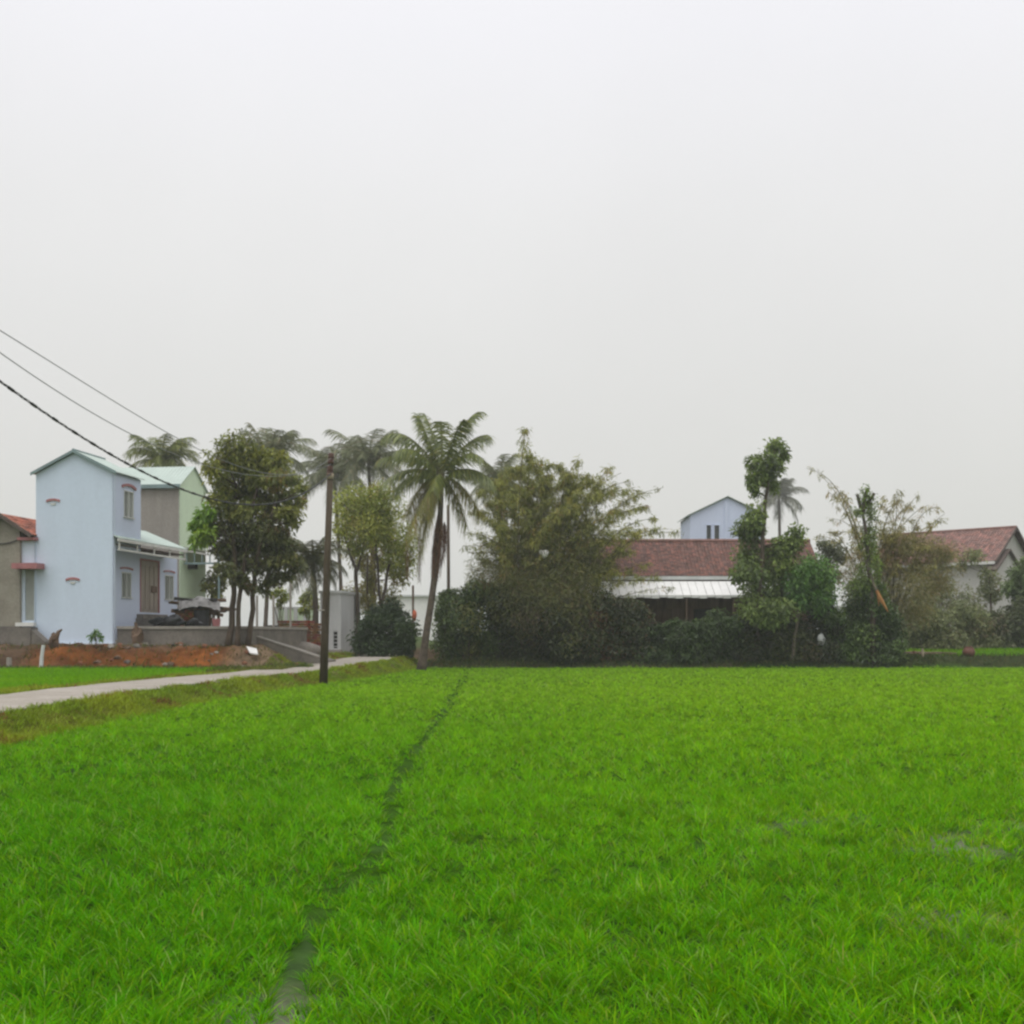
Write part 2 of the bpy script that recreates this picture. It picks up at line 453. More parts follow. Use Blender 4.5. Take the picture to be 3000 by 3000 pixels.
def rice():
    rng = np.random.default_rng(11)
    chunks = []
    zones = [(2.5, 8, .064, 16, .82, 3), (8, 14, .078, 13, 1.0, 2), (14, 24, .108, 10, 1.45, 2), (24, 40, .15, 9, 2.2, 2), (40, 63.6, .21, 8, 3.3, 2)]
    for y0, y1, sp_, nb, wk, nseg in zones:
        half = .435 * y1 + 9
        gx_, gy_ = np.meshgrid(np.arange(-half, half, sp_), np.arange(y0, y1, sp_))
        tx = gx_.ravel() + rng.uniform(-.48, .48, gx_.size) * sp_; ty = gy_.ravel() + rng.uniform(-.48, .48, gx_.size) * sp_; nt = len(tx)
        edge_ = np.abs(tx) > .43 * ty + 1.2
        keep = (np.abs(tx) < .435 * ty + 9) & (~edge_ | (rng.random(nt) < .4)) & (tx - road_x(ty) > 2.35 + .25 * np.sin(ty * 1.7))
        clump = .7 * vnoise(tx, ty, .19, 1) + .3 * vnoise(tx, ty, .6, 2)
        # trodden line and thin places in the stand
        wav = .02 * np.sin(ty * 1.3)
        trk = np.abs(tx - np.interp(ty, TRACK_Y, TRACK_X) - wav)
        trw = np.interp(ty, [4, 12, 30, 60], [.075, .072, .11, .17]) * (.8 + .5 * vnoise(tx * 0, ty, .7, 12))
        p = np.clip(np.interp(ty, [4, 14, 24], [.26, .36, .6]) + 1.4 * clump, .15, 1)
        p = np.where(ty < 6.6, np.maximum(p, .95), p)
        p = np.where(trk < trw, p * np.interp(ty, [4, 5.6, 7, 15, 30, 55], [.15, .17, .14, .15, .25, .5]), p)
        trk2 = np.abs(tx + 5.4 - .12 * np.sin(ty * .8))
        p = np.where(trk2 < .11, p * .5, p)
        thin = sstep(.55, .8, vnoise(tx, ty, .9, 4)) * sstep(1.5, 2.6, tx - .12 * (ty - 9)) * sstep(6.2, 7.5, ty) * (1 - sstep(10.5, 13, ty))
        p = p * (1 - .45 * thin)
        keep &= rng.random(nt) < p
        tx, ty, clump, thin, trk, edge_ = tx[keep], ty[keep], clump[keep], thin[keep], trk[keep], edge_[keep]
        m = len(tx); R = lambda a: np.repeat(a, nb)
        az = rng.uniform(0, 2 * math.pi, m * nb); r_ = rng.uniform(.0, .022, m * nb) * wk ** .5
        bx = R(tx) + np.cos(az) * r_; by = R(ty) + np.sin(az) * r_
        th = R(.62 + .72 * clump) * R(rng.uniform(.5, 1.42, m)) * R(np.where(trk < .25, .85, 1.0)); thn = R(thin)
        L = rng.uniform(.078, .150, m * nb) * th * 1.08
        wd = rng.uniform(.0055, .0095, m * nb) * wk * R(np.where(edge_, 1.6, 1.0))
        lean = np.abs(rng.normal(.26, .24, m * nb)); dr = rng.uniform(.25, 1.7, m * nb)
        wind = 2 * math.pi * vnoise(bx, by, 1.4, 6)
        az = np.where(rng.random(m * nb) < .22, wind + rng.normal(0, .6, m * nb), az)
        base = np.array([.160, .430, .003]); yel = np.array([.325, .475, .006]); deep = np.array([.070, .300, .003]); dry = np.array([.42, .33, .10])
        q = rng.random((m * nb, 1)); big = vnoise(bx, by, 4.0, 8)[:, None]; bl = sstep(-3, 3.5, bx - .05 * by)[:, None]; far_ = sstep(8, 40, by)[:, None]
        tq = R(rng.random(m))[:, None]
        f1 = np.clip(.35 * big + .30 * bl + .30 * far_ + .45 * (tq - .5) + .35 * (q - .5) + .05, 0, 1)
        T = deep * (1 - f1) + base * f1
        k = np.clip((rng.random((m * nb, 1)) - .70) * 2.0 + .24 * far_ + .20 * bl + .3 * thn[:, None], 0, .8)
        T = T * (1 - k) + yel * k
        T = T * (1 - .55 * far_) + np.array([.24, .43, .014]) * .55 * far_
        dryk = (rng.random((m * nb, 1)) < .008 + .05 * thn[:, None]) * .8
        T = T * (1 - dryk) + dry * dryk
        T = T * rng.uniform(.75, 1.25, (m * nb, 1)) * R(rng.uniform(.62, 1.42, m))[:, None]
        pale = (rng.random((m * nb, 1)) < .05) * .6
        T = T * (1 - pale) + np.array([.46, .58, .17]) * pale
        z = ground_z(bx, by) - .01
        chunks.append(blades('r', bx, by, z, L, wd, lean, T, None, rng, nseg, dr, azim=az))
    # second paddy between the road and the red bank, and the strip far right
    for x0, x1, y0, y1, dens, wk in [(-36, -11.5, 19, 49.5, 170, 3.2), (12.2, 46, 65.2, 80, 90, 4.5)]:
        n = int(dens * (x1 - x0) * (y1 - y0))
        bx = rng.uniform(x0, x1, n); by = rng.uniform(y0, y1, n)
        k = (bx > -.435 * by - 4) & (bx < .435 * by + 4)
        if x1 < 0: k &= (bx - road_x(by) < -2.0) & (by < 49.3 + .4 * np.sin(bx * 2))
        bx, by = bx[k], by[k]; m = len(bx)
        T = np.array([.145, .365, .006]) * rng.uniform(.7, 1.3, (m, 1)) + np.array([.12, .07, .0]) * np.clip(vnoise(bx, by, 3, 9)[:, None] - .35, 0, 1) * (.5 if x1 < 0 else 1)
        chunks.append(blades('r', bx, by, ground_z(bx, by) - .01, rng.uniform(.14, .27, m), rng.uniform(.006, .011, m) * wk, np.abs(rng.normal(.15, .25, m)), T, None, rng, 2, rng.uniform(.1, 1, m)))
    joined('rice', chunks, M['rice'])


rice()


def verge():
    rng = np.random.default_rng(21)
    chunks = []
    for side, n, w0, w1 in [(1, 52000, 1.22, 2.45), (-1, 26000, 1.2, 2.1)]:
        y = 5 + 61 * rng.random(n) ** 1.15
        s = w0 + (w1 - w0) * rng.random(n)
        keep = (vnoise(s * 3 + 40, y, .5, 31) * .6 + vnoise(s, y, 1.6, 32) * .4 > .33) | (rng.random(n) < .25)
        keep &= ~((s < 1.36) & (vnoise(s, y, .7, 33) < .55))
        y, s = y[keep], s[keep]; m = len(y); x = road_x(y) + side * s
        big = vnoise(x, y, 1.1, 34)[:, None]; q = rng.random((m, 1))
        T = np.array([.15, .255, .012]) * (.5 + .9 * q) + np.array([.13, .09, .006]) * big
        dry = ((vnoise(x, y, .8, 35) > .72)[:, None]) * (rng.random((m, 1)) < .6)
        T = np.where(dry, np.array([.20, .095, .03]) * (.5 + q), T)
        L = rng.uniform(.08, .22, m) * (.6 + .8 * big[:, 0])
        wk = np.interp(y, [12, 60], [1.6, 3.4])
        chunks.append(blades('g', x, y, ground_z(x, y) - .01, L, rng.uniform(.007, .013, m) * wk, np.abs(rng.normal(.35, .35, m)), T, None, rng, 2, rng.uniform(.2, 1.3, m)))
    # rough grass along the bank foot, on the far bank and under the hedge
    def strip(n, fx, fy, tint, lmax):
        x = fx(n); y = fy(n, x)
        m = len(x); T = np.array(tint) * rng.uniform(.5, 1.4, (m, 1)) + np.array([.06, .03, .0]) * (rng.random((m, 1)) < .25)
        chunks.append(blades('g', x, y, ground_z(x, y) - .01, rng.uniform(.08, lmax, m), rng.uniform(.02, .05, m), np.abs(rng.normal(.3, .3, m)), T, None, rng, 2, rng.uniform(.2, 1.2, m)))
    strip(5000, lambda n: rng.uniform(-25, -8, n), lambda n, x: 49.3 + rng.normal(0, .35, n) + .3 * np.sin(x * 2), (.07, .12, .02), .4)
    strip(1500, lambda n: rng.uniform(-24, -9, n), lambda n, x: 50 + 2.2 * rng.random(n), (.08, .10, .02), .3)
    strip(9000, lambda n: rng.uniform(-5.2, 22, n), lambda n, x: 63.6 + rng.random(n) * 1.3, (.05, .085, .02), .35)
    strip(3500, lambda n: rng.uniform(-12, -8.6, n), lambda n, x: 46.5 + 3.5 * rng.random(n), (.11, .14, .02), .25)
    strip(4500, lambda n: rng.uniform(13, 40, n), lambda n, x: 64.0 + rng.random(n) * 1.6, (.05, .085, .02), .4)
    o = joined('verge_grass', chunks, M['grass'])


verge()


# ------------------------------------------------------------------ leafy plants
def rand_unit(rng, n):
    v = rng.normal(size=(n, 3)); return v / np.linalg.norm(v, axis=1, keepdims=True)


def leaf_quads(P, D, N_, L, Wd, tint, bend=.15):
    """one bent diamond per leaf: base P, direction D, normal N_"""
    S = np.cross(D, N_); S /= np.linalg.norm(S, axis=1, keepdims=True) + 1e-9
    L = L[:, None]; Wd = Wd[:, None]
    mid = P + D * L * .45
    tip = P + D * L - np.cross(S, D) * 0 - np.array([0, 0, 1]) * L * bend
    V = np.stack([P, mid + S * Wd / 2, tip, mid - S * Wd / 2], 1).reshape(-1, 3)
    n = len(P); b = np.arange(n) * 4
    Q = np.stack([b, b + 1, b + 2, b + 3], -1)
    return V, Q, np.repeat(tint, 4, 0)


def pick(rng, n, pal):
    w = np.array([p[3] for p in pal], float); w /= w.sum()
    return np.array([p[:3] for p in pal])[rng.choice(len(pal), n, p=w)]


def crown_leaves(rng, ells, d, dk, dens, ll, lw, pal, sub=9, spread=.38, bend=.2, dspread=.45):
    """ells: (u, v, ru, rv) ovals in the photograph at depth d.  Returns leaf arrays and the cluster centres"""
    Vs, Qs, Ts, off, centres = [], [], [], 0, []
    for e in ells:
        u, v, ru, rv = e[:4]; dd = e[4] if len(e) > 4 else d + rng.normal(0, dspread)
        c = np.array(W(u, v, dd)); R = np.array([ru * d / F, ru * d / F * dk, rv * d / F])
        k = max(4, int(sub * (.6 + .4 * (R[0] + R[2]))))
        dirs = rand_unit(rng, k); rad = rng.uniform(.35, 1.0, (k, 1)) ** .6
        sc = c + dirs * rad * R * .85
        centres.append((Vector(c), [Vector(x) for x in sc]))
        n = int(dens * (R[0] * R[1] * R[2]) ** .62 * 4.2) + 40
        which = rng.integers(0, k, n)
        sz = rng.uniform(.7, 1.3, k)
        G = rng.normal(size=(n, 3)); G /= np.maximum(1, np.linalg.norm(G, axis=1, keepdims=True) / 1.7)
        P = sc[which] + G * R * spread * sz[which][:, None]
        D = rand_unit(rng, n) * .9 + (P - sc[which]) / (np.linalg.norm(R)) * 1.1 + np.array([0, 0, -.25])
        D /= np.linalg.norm(D, axis=1, keepdims=True)
        Nn = rand_unit(rng, n) * .8 + np.array([0, -.25, .9])
        ct = pick(rng, k, pal)
        T = (ct[which] * .65 + pick(rng, n, pal) * .35) * rng.uniform(.7, 1.3, (n, 1))
        V, Q, T = leaf_quads(P, D, Nn, rng.uniform(.65, 1.3, n) * ll, rng.uniform(.7, 1.2, n) * lw, T, bend)
        Vs.append(V); Qs.append(Q + off); Ts.append(T); off += len(V)
    return np.concatenate(Vs), np.concatenate(Qs), np.concatenate(Ts), centres


def bez(a, b, c, n):
    return [a * (1 - t) ** 2 + b * 2 * t * (1 - t) + c * t * t for t in [i / (n - 1) for i in range(n)]]


def wobble(pts, rr, amt):
    return [pts[0]] + [p + Vector((rr.uniform(-amt, amt), rr.uniform(-amt, amt), 0)) for p in pts[1:]]


def tree(name, label, cat, d, stems, ells, pal, seed, group=None, ll=.2, lw=.11, dens=420, dk=.85, sub=9, spread=.38, mat_='leaf', bark='bark', r0=.14, bend=.2, twigs=True, extra=None, dspread=.35, crown_name='crown'):
    """stems: list of pixel polylines (base first); every crown oval gets a limb from the nearest stem"""
    rng = np.random.default_rng(seed); rr = random.Random(seed)
    b = W(*stems[0][0], d); base = Vector((b.x, d, gz(b.x, d)))
    t = thing(name, label, cat, base, group)
    V, Q, T, cen = crown_leaves(rng, ells, d, dk, dens, ll, lw, pal, sub, spread, bend, dspread)
    mb = MB(); tops = []
    for si, st in enumerate(stems):
        pts = [W(u, v, d + (0 if si == 0 else rr.uniform(-.5, .5))) for u, v in st]
        pts[0].z = gz(pts[0].x, pts[0].y) - .08
        k = r0 * (1 if si == 0 else rr.uniform(.6, .9)); n = len(pts)
        dense = []
        for i in range(n - 1):
            for j in range(3): dense.append(pts[i].lerp(pts[i + 1], j / 3))
        dense.append(pts[-1]); dense = wobble(dense, rr, .045)
        rad = [k * (1.25 if i == 0 else 1) * (1 - .6 * i / (len(dense) - 1)) for i in range(len(dense))]
        mb.tube(dense, rad, 8); tops += [(p, r) for p, r in zip(dense, rad)][len(dense) // 3:]
    for c, subs in cen:
        p, r = min(tops, key=lambda q: (q[0] - c).length + max(0, q[0].z - c.z) * 2)
        limb = bez(p, p.lerp(c, .5) + Vector((0, 0, -.15 * (p - c).length + .1)), c, 5)
        r1 = min(r * .6, .055)
        mb.tube(limb, [r1, r1 * .85, r1 * .7, r1 * .55, r1 * .4], 5, cap=False)
        if twigs:
            for s in subs:
                mb.tube([c, c.lerp(s, .55) + Vector((0, 0, .05)), s], [r1 * .38, r1 * .25, .006], 4, cap=False)
    mb.build('trunk', M[bark], t, smooth=True)
    np_mesh(crown_name, V, [Q], T, M[mat_], t)
    if extra: extra(t, rng)
    return t


DARK = [(.046, .062, .018, 4), (.075, .09, .023, 3), (.028, .04, .013, 3), (.14, .15, .03, 1), (.10, .066, .026, .8)]
MIDG_ = [(.055, .085, .020, 4), (.085, .12, .028, 3), (.035, .055, .016, 2), (.12, .14, .03, 1)]
OLIVE_ = [(.10, .105, .024, 4), (.14, .135, .030, 3), (.065, .075, .02, 2), (.17, .12, .03, .8), (.10, .065, .025, .8)]
OLIVE = [(0.213, 0.213, 0.044, 4), (0.275, 0.256, 0.05, 3), (0.125, 0.138, 0.037, 2), (0.325, 0.225, 0.05, 0.8), (0.2, 0.125, 0.05, 0.8)]
LIME = [(0.273, 0.325, 0.042, 4), (0.364, 0.377, 0.052, 2), (0.169, 0.221, 0.034, 3), (0.351, 0.247, 0.065, 0.5)]
BRIGHT = [(.17, .33, .02, 4), (.12, .24, .02, 3), (.24, .35, .03, 1)]
HAZY = [(.21, .245, .095, 4), (.26, .285, .115, 3), (.15, .18, .075, 2), (.29, .22, .12, 1)]  # garden leaf palette lightened, haze put into the colour
FRESH = [(0.092, 0.207, 0.04, 4), (0.138, 0.27, 0.046, 3), (0.057, 0.127, 0.03, 2), (0.196, 0.322, 0.052, 1)]

# the broad tree by the blue house
def bright_shoots(t, rng):
    V, Q, T, cen = crown_leaves(rng, [(603, 1510, 26, 24), (585, 1540, 24, 20), (600, 1570, 26, 22), (575, 1585, 16, 14), (625, 1535, 24, 30)], 51.4, .8, 420, .26, .12, BRIGHT, 6, .4, .3)
    mb = MB(); a = W(690, 1600, 52)
    for c, subs in cen:
        mb.tube(bez(a, a.lerp(c, .5) + Vector((0, 0, .2)), c, 5), [.03, .026, .02, .015, .01], 5, cap=False)
    o = np_mesh('leafy_branch', V, [Q], T, M['leaf'], t); o['label'] = 'bright green young branch reaching left over the pale green wall'
    mb.build('twig', M['bark'], o)

OLV2 = [(0.222, 0.246, 0.046, 4), (0.156, 0.186, 0.041, 4), (0.312, 0.318, 0.054, 2), (0.096, 0.12, 0.036, 2), (0.252, 0.156, 0.048, 0.5)]
OLV3 = [(0.121, 0.138, 0.044, 4), (0.081, 0.098, 0.034, 4), (0.184, 0.19, 0.046, 1.5), (0.161, 0.092, 0.04, 0.7)]  # lower crown: darker copy of the leaf palette, shade put into the colour
T1_STEMS = [[(668, 1893), (680, 1800), (687, 1740), (690, 1650), (680, 1540), (690, 1420)], [(697, 1905), (698, 1800), (712, 1700), (722, 1600), (745, 1480), (760, 1380)], [(724, 1880), (738, 1785), (748, 1680), (765, 1590), (800, 1500), (820, 1400)]]
t1 = tree('broad_tree', 'broad olive tree with three dark stems on the red bank beside the blue house', 'tree', 52.0, T1_STEMS,
     [(690, 1312, 42, 34), (660, 1345, 40, 26), (740, 1335, 44, 32), (770, 1365, 40, 28), (812, 1352, 28, 30), (625, 1372, 24, 20), (648, 1400, 36, 26), (705, 1392, 50, 34), (770, 1405, 46, 30), (815, 1405, 34, 24), (858, 1408, 26, 16), (885, 1425, 14, 10), (835, 1445, 30, 20), (872, 1468, 22, 18), (660, 1445, 30, 24), (630, 1455, 20, 16), (715, 1450, 46, 34), (775, 1460, 44, 32), (655, 1490, 36, 26), (735, 1500, 50, 32), (800, 1505, 44, 30), (845, 1500, 28, 20), (855, 1530, 20, 14)],
     OLV2, 101, ll=.22, lw=.10, dens=560, r0=.15, spread=.46, dspread=.9, extra=bright_shoots)
rng_ = np.random.default_rng(102)
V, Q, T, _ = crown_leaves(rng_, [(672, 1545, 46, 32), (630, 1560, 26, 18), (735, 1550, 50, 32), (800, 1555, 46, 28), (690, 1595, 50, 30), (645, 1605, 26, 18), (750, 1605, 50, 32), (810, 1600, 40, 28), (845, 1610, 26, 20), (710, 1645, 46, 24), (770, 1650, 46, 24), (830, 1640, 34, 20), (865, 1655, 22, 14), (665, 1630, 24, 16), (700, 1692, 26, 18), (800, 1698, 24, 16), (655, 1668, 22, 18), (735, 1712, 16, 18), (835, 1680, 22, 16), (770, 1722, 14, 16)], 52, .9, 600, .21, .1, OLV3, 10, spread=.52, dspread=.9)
o = np_mesh('lower_crown', V, [Q], T, M['dark_leaf'], t1); o['label'] = 'dense lower part of the crown, shade put into its leaf colour'

tree('slender_tree', 'slender yellow-green tree with forked trunk right of the utility pole', 'tree', 69,
     [[(1052, 1905), (1050, 1820), (1046, 1740), (1040, 1665), (1022, 1620), (1010, 1560)], [(1046, 1740), (1044, 1680), (1062, 1620), (1068, 1540)]],
     [(1008, 1480, 34, 30), (1055, 1455, 44, 34), (1062, 1500, 55, 36), (1020, 1540, 36, 30), (1075, 1550, 46, 34), (1048, 1600, 26, 20)], LIME, 111, ll=.2, lw=.085, dens=430, r0=.13, spread=.58, dspread=.9)
tree('slender_tree', 'second thin yellow-green tree leaning right, between the forked tree and the tall palm', 'tree', 70,
     [[(1108, 1900), (1112, 1810), (1128, 1720), (1140, 1650), (1135, 1560)], [(1128, 1720), (1105, 1640), (1100, 1560)]],
     [(1112, 1450, 40, 30), (1120, 1500, 44, 38), (1105, 1550, 40, 30), (1140, 1575, 34, 34), (1195, 1560, 24, 30), (1205, 1610, 18, 34), (1165, 1620, 28, 30), (1150, 1660, 32, 24), (1185, 1650, 20, 40)], LIME, 112, ll=.2, lw=.085, dens=430, r0=.12, spread=.58, dspread=.9)
tree('thin_tree', 'thin brownish sapling with sparse leaves between the two slender trees', 'tree', 71,
     [[(1080, 1905), (1078, 1800), (1076, 1700), (1078, 1620)]], [(1076, 1640, 16, 30), (1090, 1700, 22, 26), (1070, 1760, 24, 26), (1100, 1790, 36, 30), (1150, 1760, 22, 30)], OLIVE, 113, ll=.18, lw=.08, dens=420, r0=.08, spread=.45)


# shrubs and hedge plants along the far edge
def shrub(label, d, base, ells, pal, seed, name='shrub', cat='shrub', group=None, **kw):
    kw.setdefault('dens', 900); kw.setdefault('mat_', 'dark_leaf'); kw.setdefault('ll', .17); kw.setdefault('lw', .10); kw.setdefault('r0', .06); kw.setdefault('dk', .9)
    e0 = max(ells, key=lambda e: e[3])
    stems = [[base, ((base[0] * 2 + e0[0]) / 3, base[1] - 40), (e0[0], e0[1])]]
    stems += [[(base[0] + random.uniform(-15, 15), base[1]), ((base[0] + e[0]) / 2, (base[1] + e[1]) / 2), (e[0], e[1])] for e in ells[:4]]
    return tree(name, label, cat, d, stems, ells, pal, seed, group=group, crown_name='foliage', **kw)


shrub('round glossy dark shrub at the path end, left of the leaning palm', 64.8, (1120, 1930),
      [(1150, 1800, 44, 36), (1105, 1840, 50, 40), (1170, 1850, 42, 46), (1080, 1880, 42, 40), (1140, 1890, 60, 36), (1190, 1890, 22, 40), (1100, 1800, 24, 20)], [(.035, .065, .018, 4), (.05, .085, .022, 3), (.025, .045, .016, 3), (.09, .12, .03, .6)], 201)
HG = 'shrubs of the hedge along the far paddy edge'
shrub('rounded green shrub at the left end of the hedge, behind the leaning palm', 65.6, (1380, 1955),
      [(1340, 1760, 50, 40), (1400, 1735, 50, 36), (1310, 1820, 36, 50), (1370, 1820, 60, 50), (1330, 1890, 46, 50), (1400, 1890, 60, 50), (1450, 1800, 40, 60), (1440, 1745, 50, 30)], [(.075, .12, .028, 4), (.12, .175, .036, 2.5), (.04, .065, .02, 3), (.19, .185, .04, .7)], 202, group=HG)
shrub('darkest hedge shrub at the foot of the big bamboo', 65.2, (1560, 1955),
      [(1480, 1770, 44, 36), (1560, 1790, 46, 36), (1640, 1775, 40, 36), (1500, 1820, 60, 50), (1580, 1820, 70, 50), (1650, 1830, 46, 50), (1500, 1905, 60, 46), (1580, 1910, 70, 42), (1650, 1905, 46, 46)], DARK, 203, group=HG)
REDDISH = [(.048, .062, .018, 4), (.034, .044, .014, 3), (.18, .075, .028, 1.4), (.085, .105, .027, 2)]
shrub('dark hedge shrub with rusty brown patches in front of the house awning', 65.0, (1780, 1955),
      [(1690, 1780, 40, 32), (1770, 1775, 40, 36), (1850, 1790, 36, 30), (1720, 1820, 60, 50), (1800, 1820, 60, 54), (1870, 1830, 40, 54), (1720, 1900, 60, 46), (1800, 1905, 60, 46), (1870, 1905, 46, 46)], REDDISH, 204, group=HG)
shrub('low leafy hedge shrub below the dark verandah', 65.0, (1960, 1955),
      [(1920, 1850, 40, 24), (1985, 1838, 40, 24), (2040, 1846, 36, 24), (1930, 1880, 50, 40), (2000, 1880, 50, 40), (1930, 1925, 50, 30), (2010, 1925, 50, 30)], [(.06, .10, .028, 4), (.095, .15, .034, 2), (.036, .055, .018, 3), (.13, .20, .04, .35)], 205, group=HG)
shrub('taller leafy hedge shrub touching the right end of the verandah', 65.3, (2100, 1955),
      [(2105, 1805, 26, 18), (2080, 1835, 44, 28), (2140, 1830, 40, 28), (2070, 1870, 46, 44), (2130, 1870, 50, 44), (2070, 1925, 46, 30), (2140, 1925, 46, 30)], [(.06, .10, .028, 4), (.095, .15, .034, 2), (.036, .055, .018, 3)], 206, group=HG)
shrub('dark hedge shrub filling the ground between the lopped tree and the round-headed tree', 65.2, (2260, 1955),
      [(2190, 1820, 36, 46), (2250, 1810, 50, 46), (2310, 1850, 46, 46), (2200, 1890, 46, 46), (2270, 1890, 60, 50), (2350, 1880, 50, 60), (2400, 1850, 40, 46), (2400, 1910, 50, 40), (2405, 1795, 36, 36), (2440, 1850, 36, 46), (2440, 1920, 40, 34), (2220, 1930, 60, 26), (2320, 1930, 60, 26)], DARK, 207, group=HG)
shrub('full green hedge shrub at the right end of the hedge, below the broken orange branch', 64.9, (2560, 1955),
      [(2540, 1740, 46, 40), (2570, 1790, 50, 44), (2500, 1810, 40, 40), (2480, 1870, 50, 46), (2550, 1860, 60, 50), (2610, 1860, 40, 50), (2470, 1920, 50, 34), (2550, 1920, 70, 34), (2625, 1915, 36, 36), (2440, 1800, 26, 30)], [(.065, .11, .028, 4), (.105, .175, .036, 2), (.038, .06, .02, 3), (.15, .22, .04, .8)], 208, group=HG)

tree('lopped_tree', 'tall lopped tree with leaf tufts up its bare trunk, right of the distant blue house', 'tree', 64.6,
     [[(2212, 1955), (2222, 1850), (2228, 1720), (2234, 1600), (2242, 1480), (2250, 1400), (2268, 1320)]],
     [(2270, 1302, 22, 18), (2290, 1328, 18, 20), (2250, 1340, 26, 20), (2215, 1358, 22, 16), (2266, 1368, 24, 22), (2218, 1392, 24, 22), (2250, 1402, 22, 24), (2206, 1418, 14, 16), (2212, 1440, 12, 14), (2268, 1425, 10, 14),
      (2205, 1515, 30, 34), (2178, 1545, 24, 26), (2208, 1570, 32, 36), (2335, 1565, 20, 24), (2312, 1600, 40, 32), (2272, 1620, 34, 28), (2195, 1625, 34, 32), (2190, 1680, 36, 30), (2250, 1670, 50, 34), (2310, 1655, 36, 26), (2235, 1735, 46, 36), (2290, 1735, 34, 34), (2250, 1790, 60, 34)],
     [(.14, .205, .045, 4), (.20, .27, .055, 3), (.08, .12, .034, 2.5), (.26, .34, .06, 1)], 301, ll=.24, lw=.12, dens=470, r0=.15, spread=.5, dspread=.5)
tree('round_headed_tree', 'small tree with one dense round green head and a pale bent trunk', 'tree', 64.2,
     [[(2318, 1950), (2328, 1880), (2334, 1820), (2342, 1770)]],
     [(2372, 1672, 40, 30), (2345, 1705, 36, 34), (2395, 1710, 36, 40), (2368, 1735, 46, 36), (2395, 1760, 32, 30), (2340, 1750, 26, 22)], FRESH, 302, ll=.2, lw=.11, dens=760, r0=.11, spread=.56, dspread=.5, bark='pale_bark')


def split_branch(t, rng):
    mb = MB(); d = 63.8
    MB().tube([W(2538, 1640, 64.4), W(2555, 1700, 64.1), W(2568, 1730, d)], [.08, .075, .07], 7).build('limb', M['pale_bark'], t)
    mb.tube([W(2568, 1730, d), W(2584, 1762, d - .05), W(2602, 1792, d - .1)], [.085, .1, .02], 7)
    mb.tube([W(2572, 1742, d - .05), W(2575, 1775, d)], [.06, .015], 5)
    o = mb.build('broken_branch', M['split_wood'], t); o['label'] = 'freshly broken orange branch hanging down'
    m2 = MB()
    for u0, v0, u1, v1 in [(2522, 1490, 2511, 1448), (2528, 1480, 2544, 1430), (2532, 1490, 2562, 1445), (2530, 1500, 2538, 1440)]:
        m2.tube([W(u0, v0, 64.3), W(u1, v1, 64.2)], [.09, .075], 6)
    m2.build('cut_stub', M['bark'], t)


tree('topped_tree', 'topped tree with sawn stubs and sprouting tufts in front of the brown bamboo', 'tree', 64.4,
     [[(2560, 1950), (2556, 1800), (2548, 1690), (2540, 1600), (2532, 1540), (2527, 1480)]],
     [(2540, 1455, 20, 26), (2552, 1475, 16, 26), (2510, 1500, 20, 16), (2550, 1505, 18, 18), (2560, 1570, 14, 22), (2568, 1640, 16, 26), (2572, 1670, 12, 22), (2525, 1665, 12, 18), (2555, 1600, 12, 14), (2545, 1550, 16, 26), (2552, 1625, 20, 30), (2528, 1690, 26, 32), (2572, 1715, 20, 28), (2508, 1730, 24, 28), (2532, 1590, 16, 24)],
     [(.12, .17, .032, 4), (.20, .31, .035, 2.5), (.07, .10, .025, 2)], 303, ll=.17, lw=.07, dens=330, r0=.16, spread=.5, extra=split_branch)

# bushes of the right-hand garden, in front of the grey house
RG = 'garden bushes in front of the grey house'
shrub('hazy olive bush left of the grey wall, behind the log heap', 76, (2700, 1912),
      [(2680, 1820, 46, 50), (2740, 1830, 50, 46), (2690, 1880, 50, 36), (2760, 1880, 50, 34)], HAZY, 210, group=RG, mat_='leaf', ll=.2, lw=.1, dens=620)
shrub('hazy bush below the middle of the grey wall', 76.5, (2840, 1912),
      [(2810, 1800, 36, 40), (2850, 1830, 46, 44), (2800, 1870, 50, 40), (2870, 1880, 50, 34)], HAZY, 211, group=RG, mat_='leaf', ll=.2, lw=.1, dens=560)
shrub('hazy dark bush with pale stalks at the right picture edge', 77, (2960, 1912),
      [(2920, 1840, 36, 50), (2970, 1820, 40, 50), (3010, 1800, 40, 60), (2940, 1890, 50, 26), (3000, 1880, 50, 34)], [(.15, .18, .075, 4), (.11, .135, .06, 3), (.22, .17, .10, 1)], 212, group=RG, mat_='leaf', ll=.2, lw=.1, dens=620)  # inline palette also carries painted haze
tree('garden_tree', 'sparse tree with brownish trunk before the corner of the grey house', 'tree', 77.5,
     [[(2905, 1905), (2906, 1820), (2902, 1740), (2896, 1680)]], [(2900, 1690, 24, 30), (2885, 1720, 24, 26), (2915, 1740, 26, 26), (2845, 1625, 36, 20), (2820, 1650, 20, 22)], HAZY, 213, ll=.2, lw=.1, dens=300, r0=.1)
tree('garden_tree', 'leafy tree at the right picture edge below the small gable', 'tree', 77,
     [[(2985, 1905), (2986, 1800), (2990, 1720)]], [(2985, 1690, 24, 30), (3005, 1660, 26, 26), (2965, 1720, 24, 26), (3000, 1740, 30, 30), (3020, 1700, 26, 40)], [(.15, .22, .07, 4), (.20, .27, .085, 2), (.10, .145, .05, 2)], 214, ll=.32, lw=.11, dens=420, r0=.09)  # leaf palette lightened as painted haze
